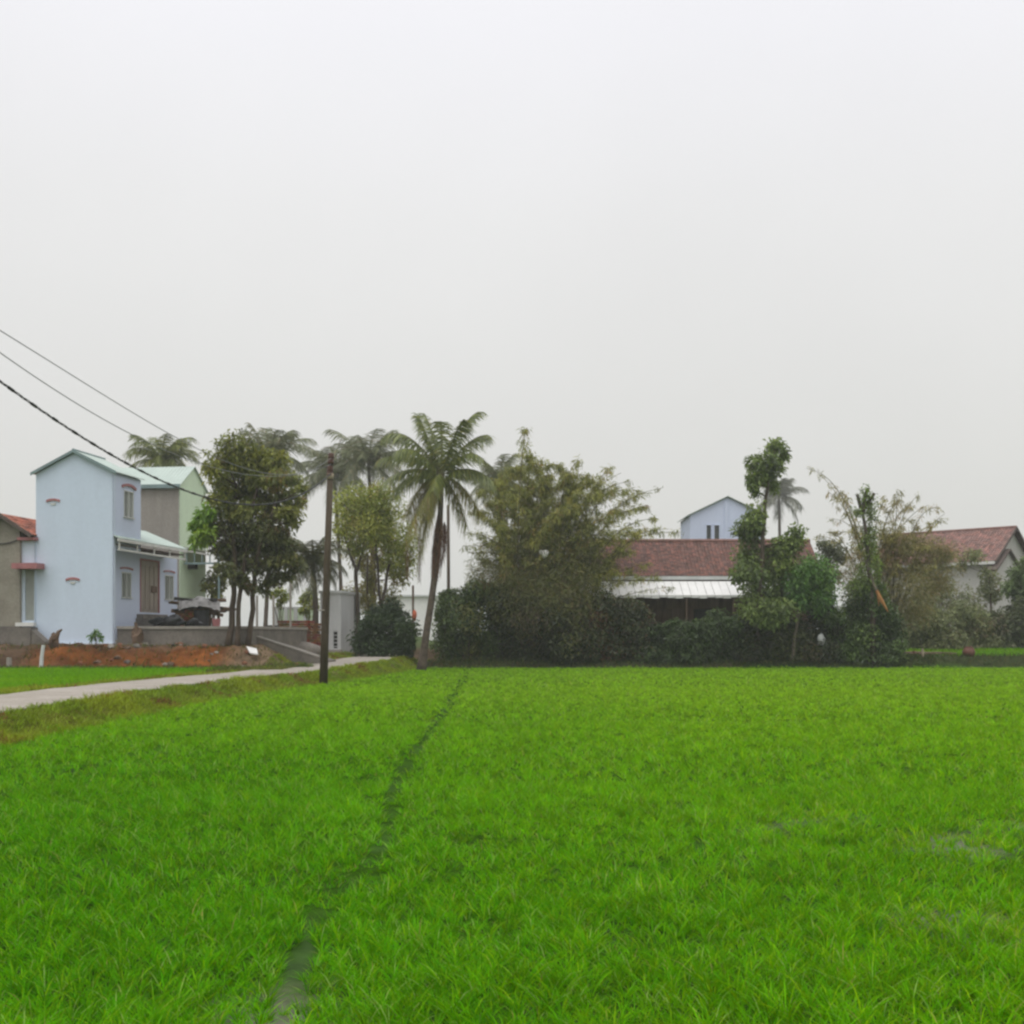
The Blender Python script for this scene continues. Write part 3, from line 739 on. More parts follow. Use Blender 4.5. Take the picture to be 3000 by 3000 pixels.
tree('pale_tree', 'small pale green tree between the round-headed tree and the brown bamboo', 'tree', 74,
     [[(2440, 1900), (2440, 1780), (2430, 1690)]], [(2425, 1600, 34, 22), (2455, 1620, 34, 30), (2420, 1640, 30, 36), (2440, 1680, 30, 34), (2415, 1720, 22, 30)], [(.13, .15, .07, 4), (.10, .12, .05, 3), (.16, .17, .08, 1)], 215, ll=.2, lw=.1, dens=330, r0=.09)


tree('slender_tree', 'olive tree with hazy loose crown filling the gap behind the two slender trees', 'tree', 78,
     [[(1090, 1900), (1092, 1800), (1100, 1700), (1095, 1600)]],
     [(1010, 1560, 24, 30), (1050, 1530, 34, 30), (1090, 1500, 34, 40), (1130, 1530, 34, 34), (1090, 1580, 34, 30), (1140, 1600, 30, 30), (1030, 1620, 22, 24), (1120, 1650, 26, 26), (1060, 1660, 24, 24), (1165, 1690, 22, 26), (1090, 1720, 30, 26), (1040, 1740, 24, 24)], OLIVE, 114, ll=.22, lw=.1, dens=360, r0=.13, spread=.55, dspread=.9)
shrub('pale tall loose bush against the left part of the grey wall', 77.5, (2760, 1912),
      [(2730, 1700, 26, 26), (2760, 1730, 30, 30), (2720, 1750, 28, 34), (2790, 1770, 28, 30), (2750, 1790, 36, 34), (2710, 1810, 26, 30), (2690, 1760, 24, 30)], HAZY, 216, group=RG, mat_='leaf', ll=.2, lw=.08, dens=300, spread=.55)
shrub('pale loose climbing bush before the middle of the grey wall', 78.2, (2845, 1912),
      [(2820, 1740, 18, 24), (2850, 1770, 24, 26), (2830, 1800, 26, 26), (2870, 1800, 22, 26), (2880, 1830, 26, 26), (2810, 1830, 22, 24)], HAZY, 217, group=RG, mat_='leaf', ll=.2, lw=.08, dens=240, spread=.6)


YG = 'small yellow-green bushes behind the ramp'
shrub('small yellow-green bush between the thin posts and the pole', 72, (905, 1880), [(890, 1755, 16, 16), (905, 1740, 18, 18), (925, 1760, 14, 18), (900, 1785, 22, 16)], LIME, 230, name='bush', cat='bush', group=YG, mat_='leaf', dens=420, r0=.05)
shrub('small yellow-green bush just right of the broad tree stems', 72, (822, 1880), [(815, 1735, 16, 14), (835, 1745, 16, 14), (800, 1745, 10, 12), (822, 1765, 16, 16)], LIME, 231, name='bush', cat='bush', group=YG, mat_='leaf', dens=330, r0=.05)
shrub('olive bush rising behind the tarpaulin heap, left of the broad tree stems', 66, (625, 1850), [(620, 1700, 24, 18), (645, 1715, 20, 18), (605, 1720, 16, 14), (630, 1740, 26, 18), (650, 1690, 14, 12)], OLV2, 232, name='bush', cat='bush', mat_='leaf', dens=430, r0=.05)


# bamboo
def bamboo(label, d, bases, tips, pal, seed, nleaf=420, low=.3, ll=.30, lw=.045, brush=None, brush_pal=None):
    rng = np.random.default_rng(seed); rr = random.Random(seed)
    bu = sum(b[0] for b in bases) / len(bases); b0 = W(bu, 1950, d)
    t = thing('bamboo_clump', label, 'bamboo', (b0.x, d, gz(b0.x, d)))
    Ps, Ds, Ts = [], [], []
    for i, tp in enumerate(tips):
        tu, tv = tp[:2]; k = tp[2] if len(tp) > 2 else 1.0
        b = rr.choice(bases); dd = d + rr.uniform(-1.2, 1.2)
        a = W(b[0] + rr.uniform(-14, 14), b[1], dd); a.z = gz(a.x, a.y) - .1
        dt = dd + rr.uniform(-1.6, 1.2); e = W(tu, tv, dt)
        arch = rr.uniform(.75, 1.02)
        mid = Vector((a.x + (e.x - a.x) * .28, (a.y + e.y) / 2, a.z + (e.z - a.z) * arch * 1.08))
        pts = bez(a, mid, e, 14)
        MB().tube(pts, [.042 * (1 - .85 * j / 13) + .004 for j in range(14)], 5, cap=False).build('culm', M['culm'], t, smooth=True)
        n = int(nleaf * k * rr.uniform(.7, 1.3))
        # side branches along the culm, each carrying a spray of leaves
        nb = max(6, n // 14); tt = low + (1 - low) * rng.random(nb) ** .8
        pa = np.array([list(p) for p in pts]); x = tt * 13; j = np.clip(x.astype(int), 0, 12); fr = (x - j)[:, None]
        c = pa[j] * (1 - fr) + pa[j + 1] * fr
        bd = rand_unit(rng, nb) * np.array([1, 1, .5]) + np.array([0, 0, .15]); blen = rng.uniform(.25, .95, nb)[:, None] * (1.15 - .75 * tt[:, None])
        w = np.repeat(np.arange(nb), 14); f = rng.random((len(w), 1))
        P = c[w] + bd[w] * blen[w] * f + rng.normal(0, .09, (len(w), 3)) - np.array([0, 0, .25]) * f * f * blen[w]
        D = bd[w] * .5 + rand_unit(rng, len(w)) * .55 + np.array([0, 0, -.55]); D /= np.linalg.norm(D, axis=1, keepdims=True)
        ct = pick(rng, nb, pal)
        Ts.append((ct[w] * .7 + pick(rng, len(w), pal) * .3) * rng.uniform(.7, 1.3, (len(w), 1))); Ps.append(P); Ds.append(D)
    P = np.concatenate(Ps); D = np.concatenate(Ds); T = np.concatenate(Ts); n = len(P)
    V, Q, T = leaf_quads(P, D, rand_unit(rng, n), rng.uniform(.6, 1.25, n) * ll, rng.uniform(.7, 1.2, n) * lw, T, .12)
    np_mesh('foliage', V, [Q], T, M['leaf'], t)
    if brush:
        V, Q, T, _ = crown_leaves(rng, brush, d, .9, 430, .36, .034, brush_pal, 10, .6, .1, dspread=.9)
        o = np_mesh('dry_sprays', V, [Q], T, M['leaf'], t); o['label'] = 'dry brownish twiggy sprays low in the clump'
    return t


BAM = [(0.276, 0.297, 0.058, 4), (0.202, 0.23, 0.052, 3), (0.38, 0.363, 0.072, 2), (0.135, 0.157, 0.039, 2), (0.38, 0.242, 0.072, 0.6)]
tips = [(1545, 1252, .35), (1552, 1300, .4), (1560, 1330, 1), (1500, 1370, .7), (1480, 1385, 1), (1440, 1410, 1), (1590, 1345, 1), (1640, 1365, 1), (1680, 1385, 1), (1700, 1350, .4), (1740, 1400, 1), (1790, 1370, .5), (1820, 1385, .5), (1850, 1410, .6),
        (1800, 1420, .8), (1880, 1440, .5), (1940, 1430, .25), (1900, 1480, .6), (1930, 1520, .5), (1960, 1550, .5), (1990, 1560, .3), (1880, 1540, .7), (1840, 1500, .8), (1760, 1450, 1), (1700, 1440, 1), (1640, 1430, 1), (1600, 1420, 1), (1540, 1430, 1), (1490, 1450, 1), (1430, 1470, 1), (1400, 1500, .7),
        (1390, 1560, .6), (1380, 1620, .5), (1420, 1580, .7), (1450, 1540, 1), (1560, 1510, 1), (1640, 1510, 1), (1720, 1520, 1), (1800, 1560, 1), (1850, 1620, .9), (1900, 1650, .7), (1940, 1690, .6), (1960, 1720, .4), (1880, 1700, .6), (1820, 1660, .9), (1400, 1440, .6), (1360, 1600, .35), (1490, 1500, .9), (1680, 1480, 1), (1740, 1600, 1)]
_r = random.Random(9); tips += [(1612, 1368, .8), (1662, 1382, .8), (1722, 1392, .8), (1770, 1402, .8), (1420, 1405, .7), (1462, 1388, .8), (1512, 1378, .8), (1835, 1440, .8), (1875, 1490, .7), (1905, 1560, .6), (1350, 1560, .4), (1370, 1500, .5)]; tips += [(u + _r.uniform(-30, 30), v + _r.uniform(10, 60), .8) for u, v, k in tips if k >= .7 and 1400 < u < 1880]
bamboo('big feathery olive bamboo clump rising beside the leaning palm', 67, [(1540, 1950), (1590, 1950), (1640, 1950), (1500, 1950), (1680, 1950)], tips, BAM, 401, nleaf=680, low=.28,
       brush=[(1560, 1600, 90, 70), (1650, 1600, 80, 70), (1540, 1680, 90, 50), (1640, 1690, 90, 50), (1730, 1630, 60, 40), (1480, 1640, 60, 50), (1500, 1730, 60, 50, 65.2), (1600, 1750, 70, 50, 65.0), (1680, 1745, 50, 40, 65.1), (1420, 1690, 40, 40, 65.4), (1560, 1800, 60, 50, 64.9), (1680, 1810, 60, 50, 64.8)], brush_pal=[(.13, .145, .036, 4), (.18, .185, .045, 3), (.22, .13, .045, .9), (.075, .088, .025, 2.5)])
BROWN = [(.33, .29, .09, 4), (.25, .25, .07, 3), (.37, .26, .09, 1.5), (.17, .17, .05, 2), (.40, .38, .08, 1.5)]
tips2 = [(2362, 1372, .3), (2395, 1385, .3), (2425, 1440, .35), (2465, 1440, .7), (2480, 1470, .7), (2440, 1520, .5), (2420, 1560, .5), (2400, 1570, .3), (2460, 1560, .6), (2600, 1460, .45), (2630, 1440, .5), (2650, 1470, .7), (2670, 1480, .9), (2690, 1450, .5), (2720, 1480, .5), (2750, 1490, .4), (2768, 1505, .4), (2740, 1530, .4), (2700, 1540, .6), (2640, 1540, .7), (2660, 1590, 1), (2720, 1600, .8), (2600, 1580, .8), (2570, 1560, .6), (2760, 1570, .35), (2500, 1540, .5), (2690, 1640, .9), (2740, 1650, .5), (2510, 1600, .7), (2790, 1620, .3)]
bamboo('brown-tinged ragged bamboo clump left of the grey house', 69, [(2540, 1945), (2580, 1945), (2610, 1945)], tips2, BROWN, 402, nleaf=330, low=.45,
       brush=[(2530, 1625, 30, 30), (2590, 1610, 34, 30), (2640, 1590, 40, 24), (2700, 1600, 40, 24), (2745, 1620, 30, 20), (2500, 1680, 26, 34), (2610, 1660, 44, 40), (2680, 1660, 44, 34), (2740, 1670, 26, 26), (2520, 1750, 30, 44), (2610, 1730, 40, 44), (2670, 1730, 40, 40), (2720, 1720, 24, 26), (2650, 1790, 46, 40), (2530, 1810, 30, 40), (2700, 1790, 26, 30), (2770, 1610, 26, 18), (2775, 1650, 24, 22), (2755, 1710, 26, 26)], brush_pal=[(.30, .255, .085, 4), (.22, .225, .065, 4), (.15, .15, .045, 2.5), (.36, .22, .09, 1)])


# ------------------------------------------------------------------ palms
def leaflets(pts, L, wid, rng, pal, hang=.55, prof=None, start=.1, npair=46, limp=0.):
    """strips on both sides of a rachis given by its points"""
    pa = np.array([list(p) for p in pts]); n = len(pa)
    tt = np.linspace(start, .995, npair); x = tt * (n - 1); j = np.clip(x.astype(int), 0, n - 2); fr = (x - j)[:, None]
    P = pa[j] * (1 - fr) + pa[j + 1] * fr; Dv = pa[j + 1] - pa[j]; Dv /= np.linalg.norm(Dv, axis=1, keepdims=True)
    side = np.cross(Dv, np.array([0, 0, 1.])); nn = np.linalg.norm(side, axis=1, keepdims=True)
    side = np.where(nn > .15, side / np.maximum(nn, 1e-6), np.array([1., 0, 0]))
    Vs, Qs, Ts, off = [], [], [], 0
    for sgn in (-1, 1):
        d = side * sgn * .8 + Dv * (.55 + .35 * tt[:, None]) + np.array([0, 0, -1]) * (hang * (.7 + .6 * rng.random((npair, 1)))) + rng.normal(0, .12, (npair, 3))
        d /= np.linalg.norm(d, axis=1, keepdims=True)
        ln = (L * (np.sin(np.pi * (.16 + .68 * tt)) ** .6) * rng.uniform(.8, 1.15, npair))[:, None]
        wv = Dv * wid * .5
        m = P + d * ln * .5; e = P + d * ln + np.array([0, 0, -1]) * ln * (.18 + limp) + rng.normal(0, .03, (npair, 3))
        V = np.stack([P - wv, P + wv, m + wv * .85, m - wv * .85, e], 1).reshape(-1, 3)
        b = np.arange(npair) * 5 + off
        Qs.append(np.stack([b, b + 1, b + 2, b + 3], -1)); Qs.append(np.stack([b + 3, b + 2, b + 4], -1)); Vs.append(V); off += len(V)
        Ts.append(np.repeat(pick(rng, npair, pal) * rng.uniform(.75, 1.25, (npair, 1)), 5, 0))
    return np.concatenate(Vs), Qs, np.concatenate(Ts)


def merge(parts):
    Vs, Fs, Ts, off = [], [], [], 0
    for V, Q, T in parts:
        Vs.append(V); Ts.append(T); Fs += [q + off for q in Q]; off += len(V)
    by = {}
    for f in Fs: by.setdefault(f.shape[1], []).append(f)
    return np.concatenate(Vs), [np.concatenate(v) for v in by.values()], np.concatenate(Ts)


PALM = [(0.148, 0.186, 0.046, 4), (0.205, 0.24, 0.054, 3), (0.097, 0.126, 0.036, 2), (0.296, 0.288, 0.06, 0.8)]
PALM_HAZED = [(0.172, 0.196, 0.098, 4), (0.218, 0.241, 0.115, 3), (0.127, 0.144, 0.075, 2), (0.287, 0.23, 0.127, 0.5)]  # far palms: distance haze put into the leaf colour


def trunk_mesh(pts, r0, r1, parent, barkm='palm_bark'):
    n = 22; P = []
    base = [Vector(p) for p in pts]
    for i in range(n):
        x = i / (n - 1) * (len(base) - 1); j = min(int(x), len(base) - 2); P.append(base[j].lerp(base[j + 1], x - j))
    P = [P[0]] + [(P[i - 1] + P[i] * 2 + P[i + 1]) / 4 for i in range(1, n - 1)] + [P[-1]]
    rad = [(r0 + (r1 - r0) * (i / (n - 1)) ** .7) * (1 + (.45 if i == 0 else .18 if i == 1 else 0)) * (1 + .04 * (i % 2)) for i in range(n)]
    MB().tube(P, rad, 10).build('trunk', M[barkm], parent, smooth=True)


def palm(label, d, centre, base, Lp, seed, nf=26, pal=PALM, droop=.115, wid=.065, r0=.17, group=None, wind=0., leaf=1.0, limp=0.05, low=-.85):
    """Lp: frond length in source pixels"""
    rng = np.random.default_rng(seed); rr = random.Random(seed)
    b = W(*base, d); b.z = gz(b.x, d)
    t = thing('coconut_palm', label, 'palm', b, group)
    c = W(*centre, d); L = Lp * d / F
    trunk_mesh([b - Vector((0, 0, .1)), b.lerp(c, .4) + Vector((.12, 0, 0)), b.lerp(c, .75) + Vector((.08, 0, 0)), c], r0, r0 * .7, t)
    parts = []; rib = MB(); rib.col = (.16, .15, .06)
    for k in range(nf):
        az = 2 * math.pi * (k * .381966 + rr.uniform(-.04, .04)); el = 1.25 - 1.55 * (k / (nf - 1)) ** 1.1 + rr.uniform(-.1, .1)
        el = max(el, low)
        dirv = Vector((math.cos(az) * math.cos(el), math.sin(az) * math.cos(el), math.sin(el)))
        ln = L * rr.uniform(.85, 1.12) * (.8 if k < 3 else 1); p = c.copy(); pts = [p.copy()]
        for i in range(13):
            p = p + dirv * ln / 13; pts.append(p.copy())
            dirv = (dirv + Vector((wind * .06, 0, -droop * (.5 + 1.3 * i / 13) * (1.2 - .5 * math.sin(el))))).normalized()
        parts.append(leaflets(pts, L * leaf * .36, wid, rng, pal, .55, limp=limp)); rib.tube(pts, [.03 * (1 - .85 * i / 13) for i in range(14)], 4, cap=False)
    V, Fc, T = merge(parts); cr = np_mesh('crown', V, Fc, T, M['palm_leaf'], t)
    rib.build('midrib', M['palm_leaf'], cr)
    return t


palm('distant palm crown showing above the roof of the blue house', 92, (478, 1352), (478, 1850), 118, 501, 27, PALM, .12, .06, wind=.3)
palm('palm crown showing above the top of the broad olive tree', 92, (792, 1338), (775, 1850), 128, 502, 27, PALM_HAZED, .09, .06, wind=.4)
palm('haze-greyed palm behind the top of the utility pole', 100, (978, 1392), (1003, 1860), 138, 503, 27, PALM_HAZED, .12, .06, wind=-.3)
palm('haze-greyed palm between the utility pole and the leaning palm, tallest of the far pair', 96, (1080, 1358), (1092, 1860), 145, 504, 27, PALM_HAZED, .11, .06, wind=.3)
palm('short palm with low drooping fronds left of the utility pole', 66, (915, 1650), (922, 1885), 118, 505, 24, [(.085, .10, .04, 4), (.11, .12, .045, 3), (.06, .07, .03, 2), (.2, .17, .07, 1)], .13, .045, low=-.8)
palm('very faint far palm behind the lopped tree', 190, (2282, 1460), (2284, 1858), 92, 506, 14, [(.17, .175, .13, 3), (.21, .21, .16, 2)], .12, .13, r0=.3, low=-.9)  # faded leaf palette, haze painted into the colour
palm('far palm whose tips show above the left of the big bamboo', 98, (1462, 1415), (1462, 1850), 110, 507, 27, PALM_HAZED, .11, .06)


def main_palm():
    d = 60.0; rng = np.random.default_rng(520); rr = random.Random(520)
    b = W(1234, 1942, d); b.z = gz(b.x, d) - .02
    t = thing('coconut_palm', 'tall leaning coconut palm with a skirt of dead brown fronds at the path end', 'palm', b)
    path = [b - Vector((0, 0, .1)), W(1248, 1860, d), W(1264, 1760, d), W(1279, 1650, d), W(1288, 1550, d), W(1292, 1455, d), W(1293, 1390, d)]
    trunk_mesh(path, .195, .12, t)
    c = W(1294, 1392, d)
    specs = [  # tip u, v, depth shift, arch height in metres
        (1216, 1212, -.3, .35), (1250, 1205, .9, .4), (1297, 1228, .1, .1), (1392, 1200, .2, .9), (1360, 1225, -.8, .6), (1425, 1270, .8, .8), (1420, 1330, -.9, .9),
        (1128, 1262, .3, 1.25), (1150, 1310, -.9, .9), (1122, 1345, .6, .9), (1130, 1405, -.4, .8), (1150, 1425, .7, .6), (1452, 1420, .3, 1.0), (1440, 1390, -1.0, .6),
        (1195, 1580, -.5, 1.05), (1230, 1560, .5, .8), (1180, 1500, .6, .9), (1358, 1530, .4, .8), (1400, 1500, .9, .9), (1270, 1430, -1.3, .6), (1222, 1650, .2, 1.0), (1206, 1540, .9, .95), (1245, 1500, -.6, .7), (1232, 1610, -.3, .9)]
    for u, v, dd, arch in specs:
        e = W(u, v, d + dd * 1.6)
        mid = c.lerp(e, .55) + Vector((0, 0, arch))
        sw = rr.uniform(-.35, .35); sg_ = rr.uniform(.0, .35)
        pts = [p + Vector((sw * .4 * (i / 13) ** 2, sw * (i / 13) ** 2, -sg_ * (i / 13) ** 4)) for i, p in enumerate(bez(c, mid, e, 14))]
        yel = rr.random() < .14 or v > 1490
        pal = [(.27, .255, .045, 3), (.19, .20, .04, 2), (.30, .20, .05, .6)] if yel else PALM
        ln = (e - c).length
        V, Q, T = leaflets(pts, .86 if v < 1450 else 1.05, .052, rng, pal, rr.uniform(.45, 1.0), npair=76 if v < 1450 else 95, limp=.12)
        V, Fc, T = merge([(V, Q, T)])
        fr = np_mesh('frond', V, Fc, T, M['palm_leaf'], t)
        rb = MB(); rb.col = (.17, .17, .07)
        rb.tube(pts, [.04 * (1 - .85 * i / 13) for i in range(14)], 4, cap=False).build('midrib', M['palm_leaf'], fr)
    # dead brown fronds hanging round the trunk
    DEAD = [(.135, .066, .036, 4), (.085, .043, .027, 3), (.19, .105, .055, 1.5)]
    for k in range(16):
        a0 = 1500 + rr.uniform(-10, 50); a1 = a0 + rr.uniform(110, 190)
        ang = rr.uniform(0, 6.28); o0 = Vector((math.cos(ang) * .16, math.sin(ang) * .16, 0)); o1 = Vector((math.cos(ang) * .34, math.sin(ang) * .34, 0))
        uu = lambda v: 1292 - max(0, v - 1500) * .062
        pts = bez(W(uu(a0), a0, d) + o0, W(uu(a0 + 40), a0 + 50, d) + o1 * 1.1, W(uu(a1) - 4, a1, d) + o1 * .6, 10)
        V, Q, T = leaflets(pts, .40, .055, rng, DEAD, 1.6, npair=38, limp=.35)
        V, Fc, T = merge([(V, Q, T)])
        np_mesh('dead_frond', V, Fc, T, M['dead'], t)
    # two brown hanging fronds left of the trunk
    for u0, v0, u1, v1 in [(1226, 1560, 1228, 1700), (1190, 1560, 1192, 1690)]:
        pts = bez(W(u0, v0, d + .3), W((u0 + u1) / 2 + 6, (v0 + v1) / 2, d + .3), W(u1, v1, d + .3), 8)
        V, Q, T = leaflets(pts, .34, .05, rng, DEAD, 1.3, npair=26, limp=.2); V, Fc, T = merge([(V, Q, T)])
        np_mesh('dead_frond', V, Fc, T, M['dead'], t)
    for k in range(7):
        a = k * .9; p = c + Vector((math.cos(a) * .3, math.sin(a) * .3, -.35 - .12 * (k % 3)))
        MB().lump(p, (.13, .13, .16), k, 10, 7, .05).build('coconut', M['culm'], t, smooth=True)


main_palm()


# ------------------------------------------------------------------ buildings
def PX(fr, axis, c, sgn=1):
    """point maker for a wall: axis 'x' runs along the front at depth c, axis 'y' runs into the depth at x = c"""
    if axis == 'x': return lambda a, th, z: fr(a, c + th, z)
    return lambda a, th, z: fr(c - th * sgn, a, z)


def sheet_roof(mb, fr, ridge, eave, y0, y1, pitch=.2, th=.03):
    """corrugated metal sheet from ridge (x, z) down to eave (x, z), ribs running down the slope"""
    n = int((y1 - y0) / (pitch / 4)); prev = None
    for i in range(n + 1):
        y = y0 + (y1 - y0) * i / n; h = .022 * (1 if i % 4 == 0 else 0)
        cur = [mb.vert(fr(ridge[0], y, ridge[1] + h)), mb.vert(fr(eave[0], y, eave[1] + h)), mb.vert(fr(ridge[0], y, ridge[1] - th)), mb.vert(fr(eave[0], y, eave[1] - th))]
        if prev:
            mb.f += [[prev[0], prev[1], cur[1], cur[0]], [prev[2], cur[2], cur[3], prev[3]], [prev[1], prev[3], cur[3], cur[1]], [prev[0], cur[0], cur[2], prev[2]]]
        else:
            mb.f.append([cur[0], cur[2], cur[3], cur[1]])
        prev = cur
    mb.f.append([prev[0], prev[1], prev[3], prev[2]])


def tile_roof(mb, P, x0, x1, n_course, seed, tw=.24, pal=None):
    """P(x, s) gives a point on the slope (s = 0 eave .. 1 ridge); every tile is its own slightly raised plate"""
    rr = random.Random(seed); nx = max(1, int((x1 - x0) / tw))
    pal = pal or [(1, 1, 1), (.88, .92, .95), (1.15, 1.02, 1.0), (.78, .84, .88), (1.22, 1.05, 1.0), (.7, .72, .74)]
    up = (P(x0, 1) - P(x0, 0)).cross(P(x1, 0) - P(x0, 0)).normalized()
    if up.z < 0: up = -up
    for j in range(n_course):
        for i in range(nx):
            a = x0 + (x1 - x0) * i / nx; b = x0 + (x1 - x0) * (i + .96) / nx
            s0 = j / n_course; s1 = (j + 1.08) / n_course
            k = rr.choice(pal); f = rr.uniform(.85, 1.15); mb.col = tuple(c * f for c in k)
            h0 = .055 + rr.uniform(-.008, .012); h1 = .02
            m = (a + b) / 2
            q0 = [P(a, s0) + up * (h0 - .02), P(m, s0) + up * (h0 + .03), P(b, s0) + up * (h0 - .02)]
            q1 = [P(a, min(s1, 1)) + up * (h1 - .02), P(m, min(s1, 1)) + up * (h1 + .03), P(b, min(s1, 1)) + up * (h1 - .02)]
            mb.poly(q0[0], q0[1], q1[1], q1[0]); mb.poly(q0[1], q0[2], q1[2], q1[1])
            mb.poly(q0[0], P(a, s0), P(b, s0), q0[2], q0[1])
    mb.col = (.55, .55, .55)
    mb.poly(P(x0, 0), P(x1, 0), P(x1, 1), P(x0, 1))
    mb.col = (1, 1, 1)


def window(parent, P, a0, a1, z0, z1, leaves=2, ajar=True, label=None, framem='frame', panem='shutter'):
    """real frame and shutter leaves standing in an opening whose wall face is P(a, 0, z)"""
    f = MB(); w = .05
    def bar(a, b, z, y, d0=-.025, d1=.10):
        f.hexa([P(a, d0, z), P(b, d0, z), P(b, d1, z), P(a, d1, z)], [P(a, d0, y), P(b, d0, y), P(b, d1, y), P(a, d1, y)])
    bar(a0, a0 + w, z0, z1); bar(a1 - w, a1, z0, z1); bar(a0 + w, a1 - w, z1 - w, z1); bar(a0 - .06, a1 + .06, z0 - .05, z0 + .002, -.07)
    for k in range(1, leaves):
        m = a0 + (a1 - a0) * k / leaves; bar(m - w * .6, m + w * .6, z0, z1 - w)
    o = f.build('window', M[framem], parent)
    if label: o['label'] = label
    g = MB(); g.hexa([P(a0, .13, z0), P(a1, .13, z0), P(a1, .16, z0), P(a0, .16, z0)], [P(a0, .13, z1), P(a1, .13, z1), P(a1, .16, z1), P(a0, .16, z1)])
    g.build('pane', M['glass'], o)
    for k in range(leaves):
        l0 = a0 + (a1 - a0) * k / leaves + w; l1 = a0 + (a1 - a0) * (k + 1) / leaves - w
        if ajar and k == 0: l0 = l0 + (l1 - l0) * .62
        s = MB(); s.hexa([P(l0, .04, z0 + .02), P(l1, .04, z0 + .02), P(l1, .08, z0 + .02), P(l0, .08, z0 + .02)], [P(l0, .04, z1 - w - .01)] + [P(l1, .04, z1 - w - .01), P(l1, .08, z1 - w - .01), P(l0, .08, z1 - w - .01)])
        s.build('shutter', M[panem], o)
    return o


def arch_hood(parent, P, ca, w, z, th=.18, name='hood', curve=.12, proj=.16):
    """slightly arched red eyebrow over an opening"""
    mb = MB(); n = 9; prev = None
    for i in range(n + 1):
        t = i / n * 2 - 1; a = ca + t * w / 2; zz = z + curve * (1 - t * t)
        cur = [mb.vert(P(a, -proj, zz)), mb.vert(P(a, .02, zz)), mb.vert(P(a, .02, zz + th)), mb.vert(P(a, -proj, zz + th))]
        if prev:
            for k in range(4):
                m = (k + 1) % 4; mb.f.append([prev[k], prev[m], cur[m], cur[k]])
        else: mb.f.append(cur[::-1])
        prev = cur
    mb.f.append(prev)
    return mb.build(name, M['redpaint'], parent)


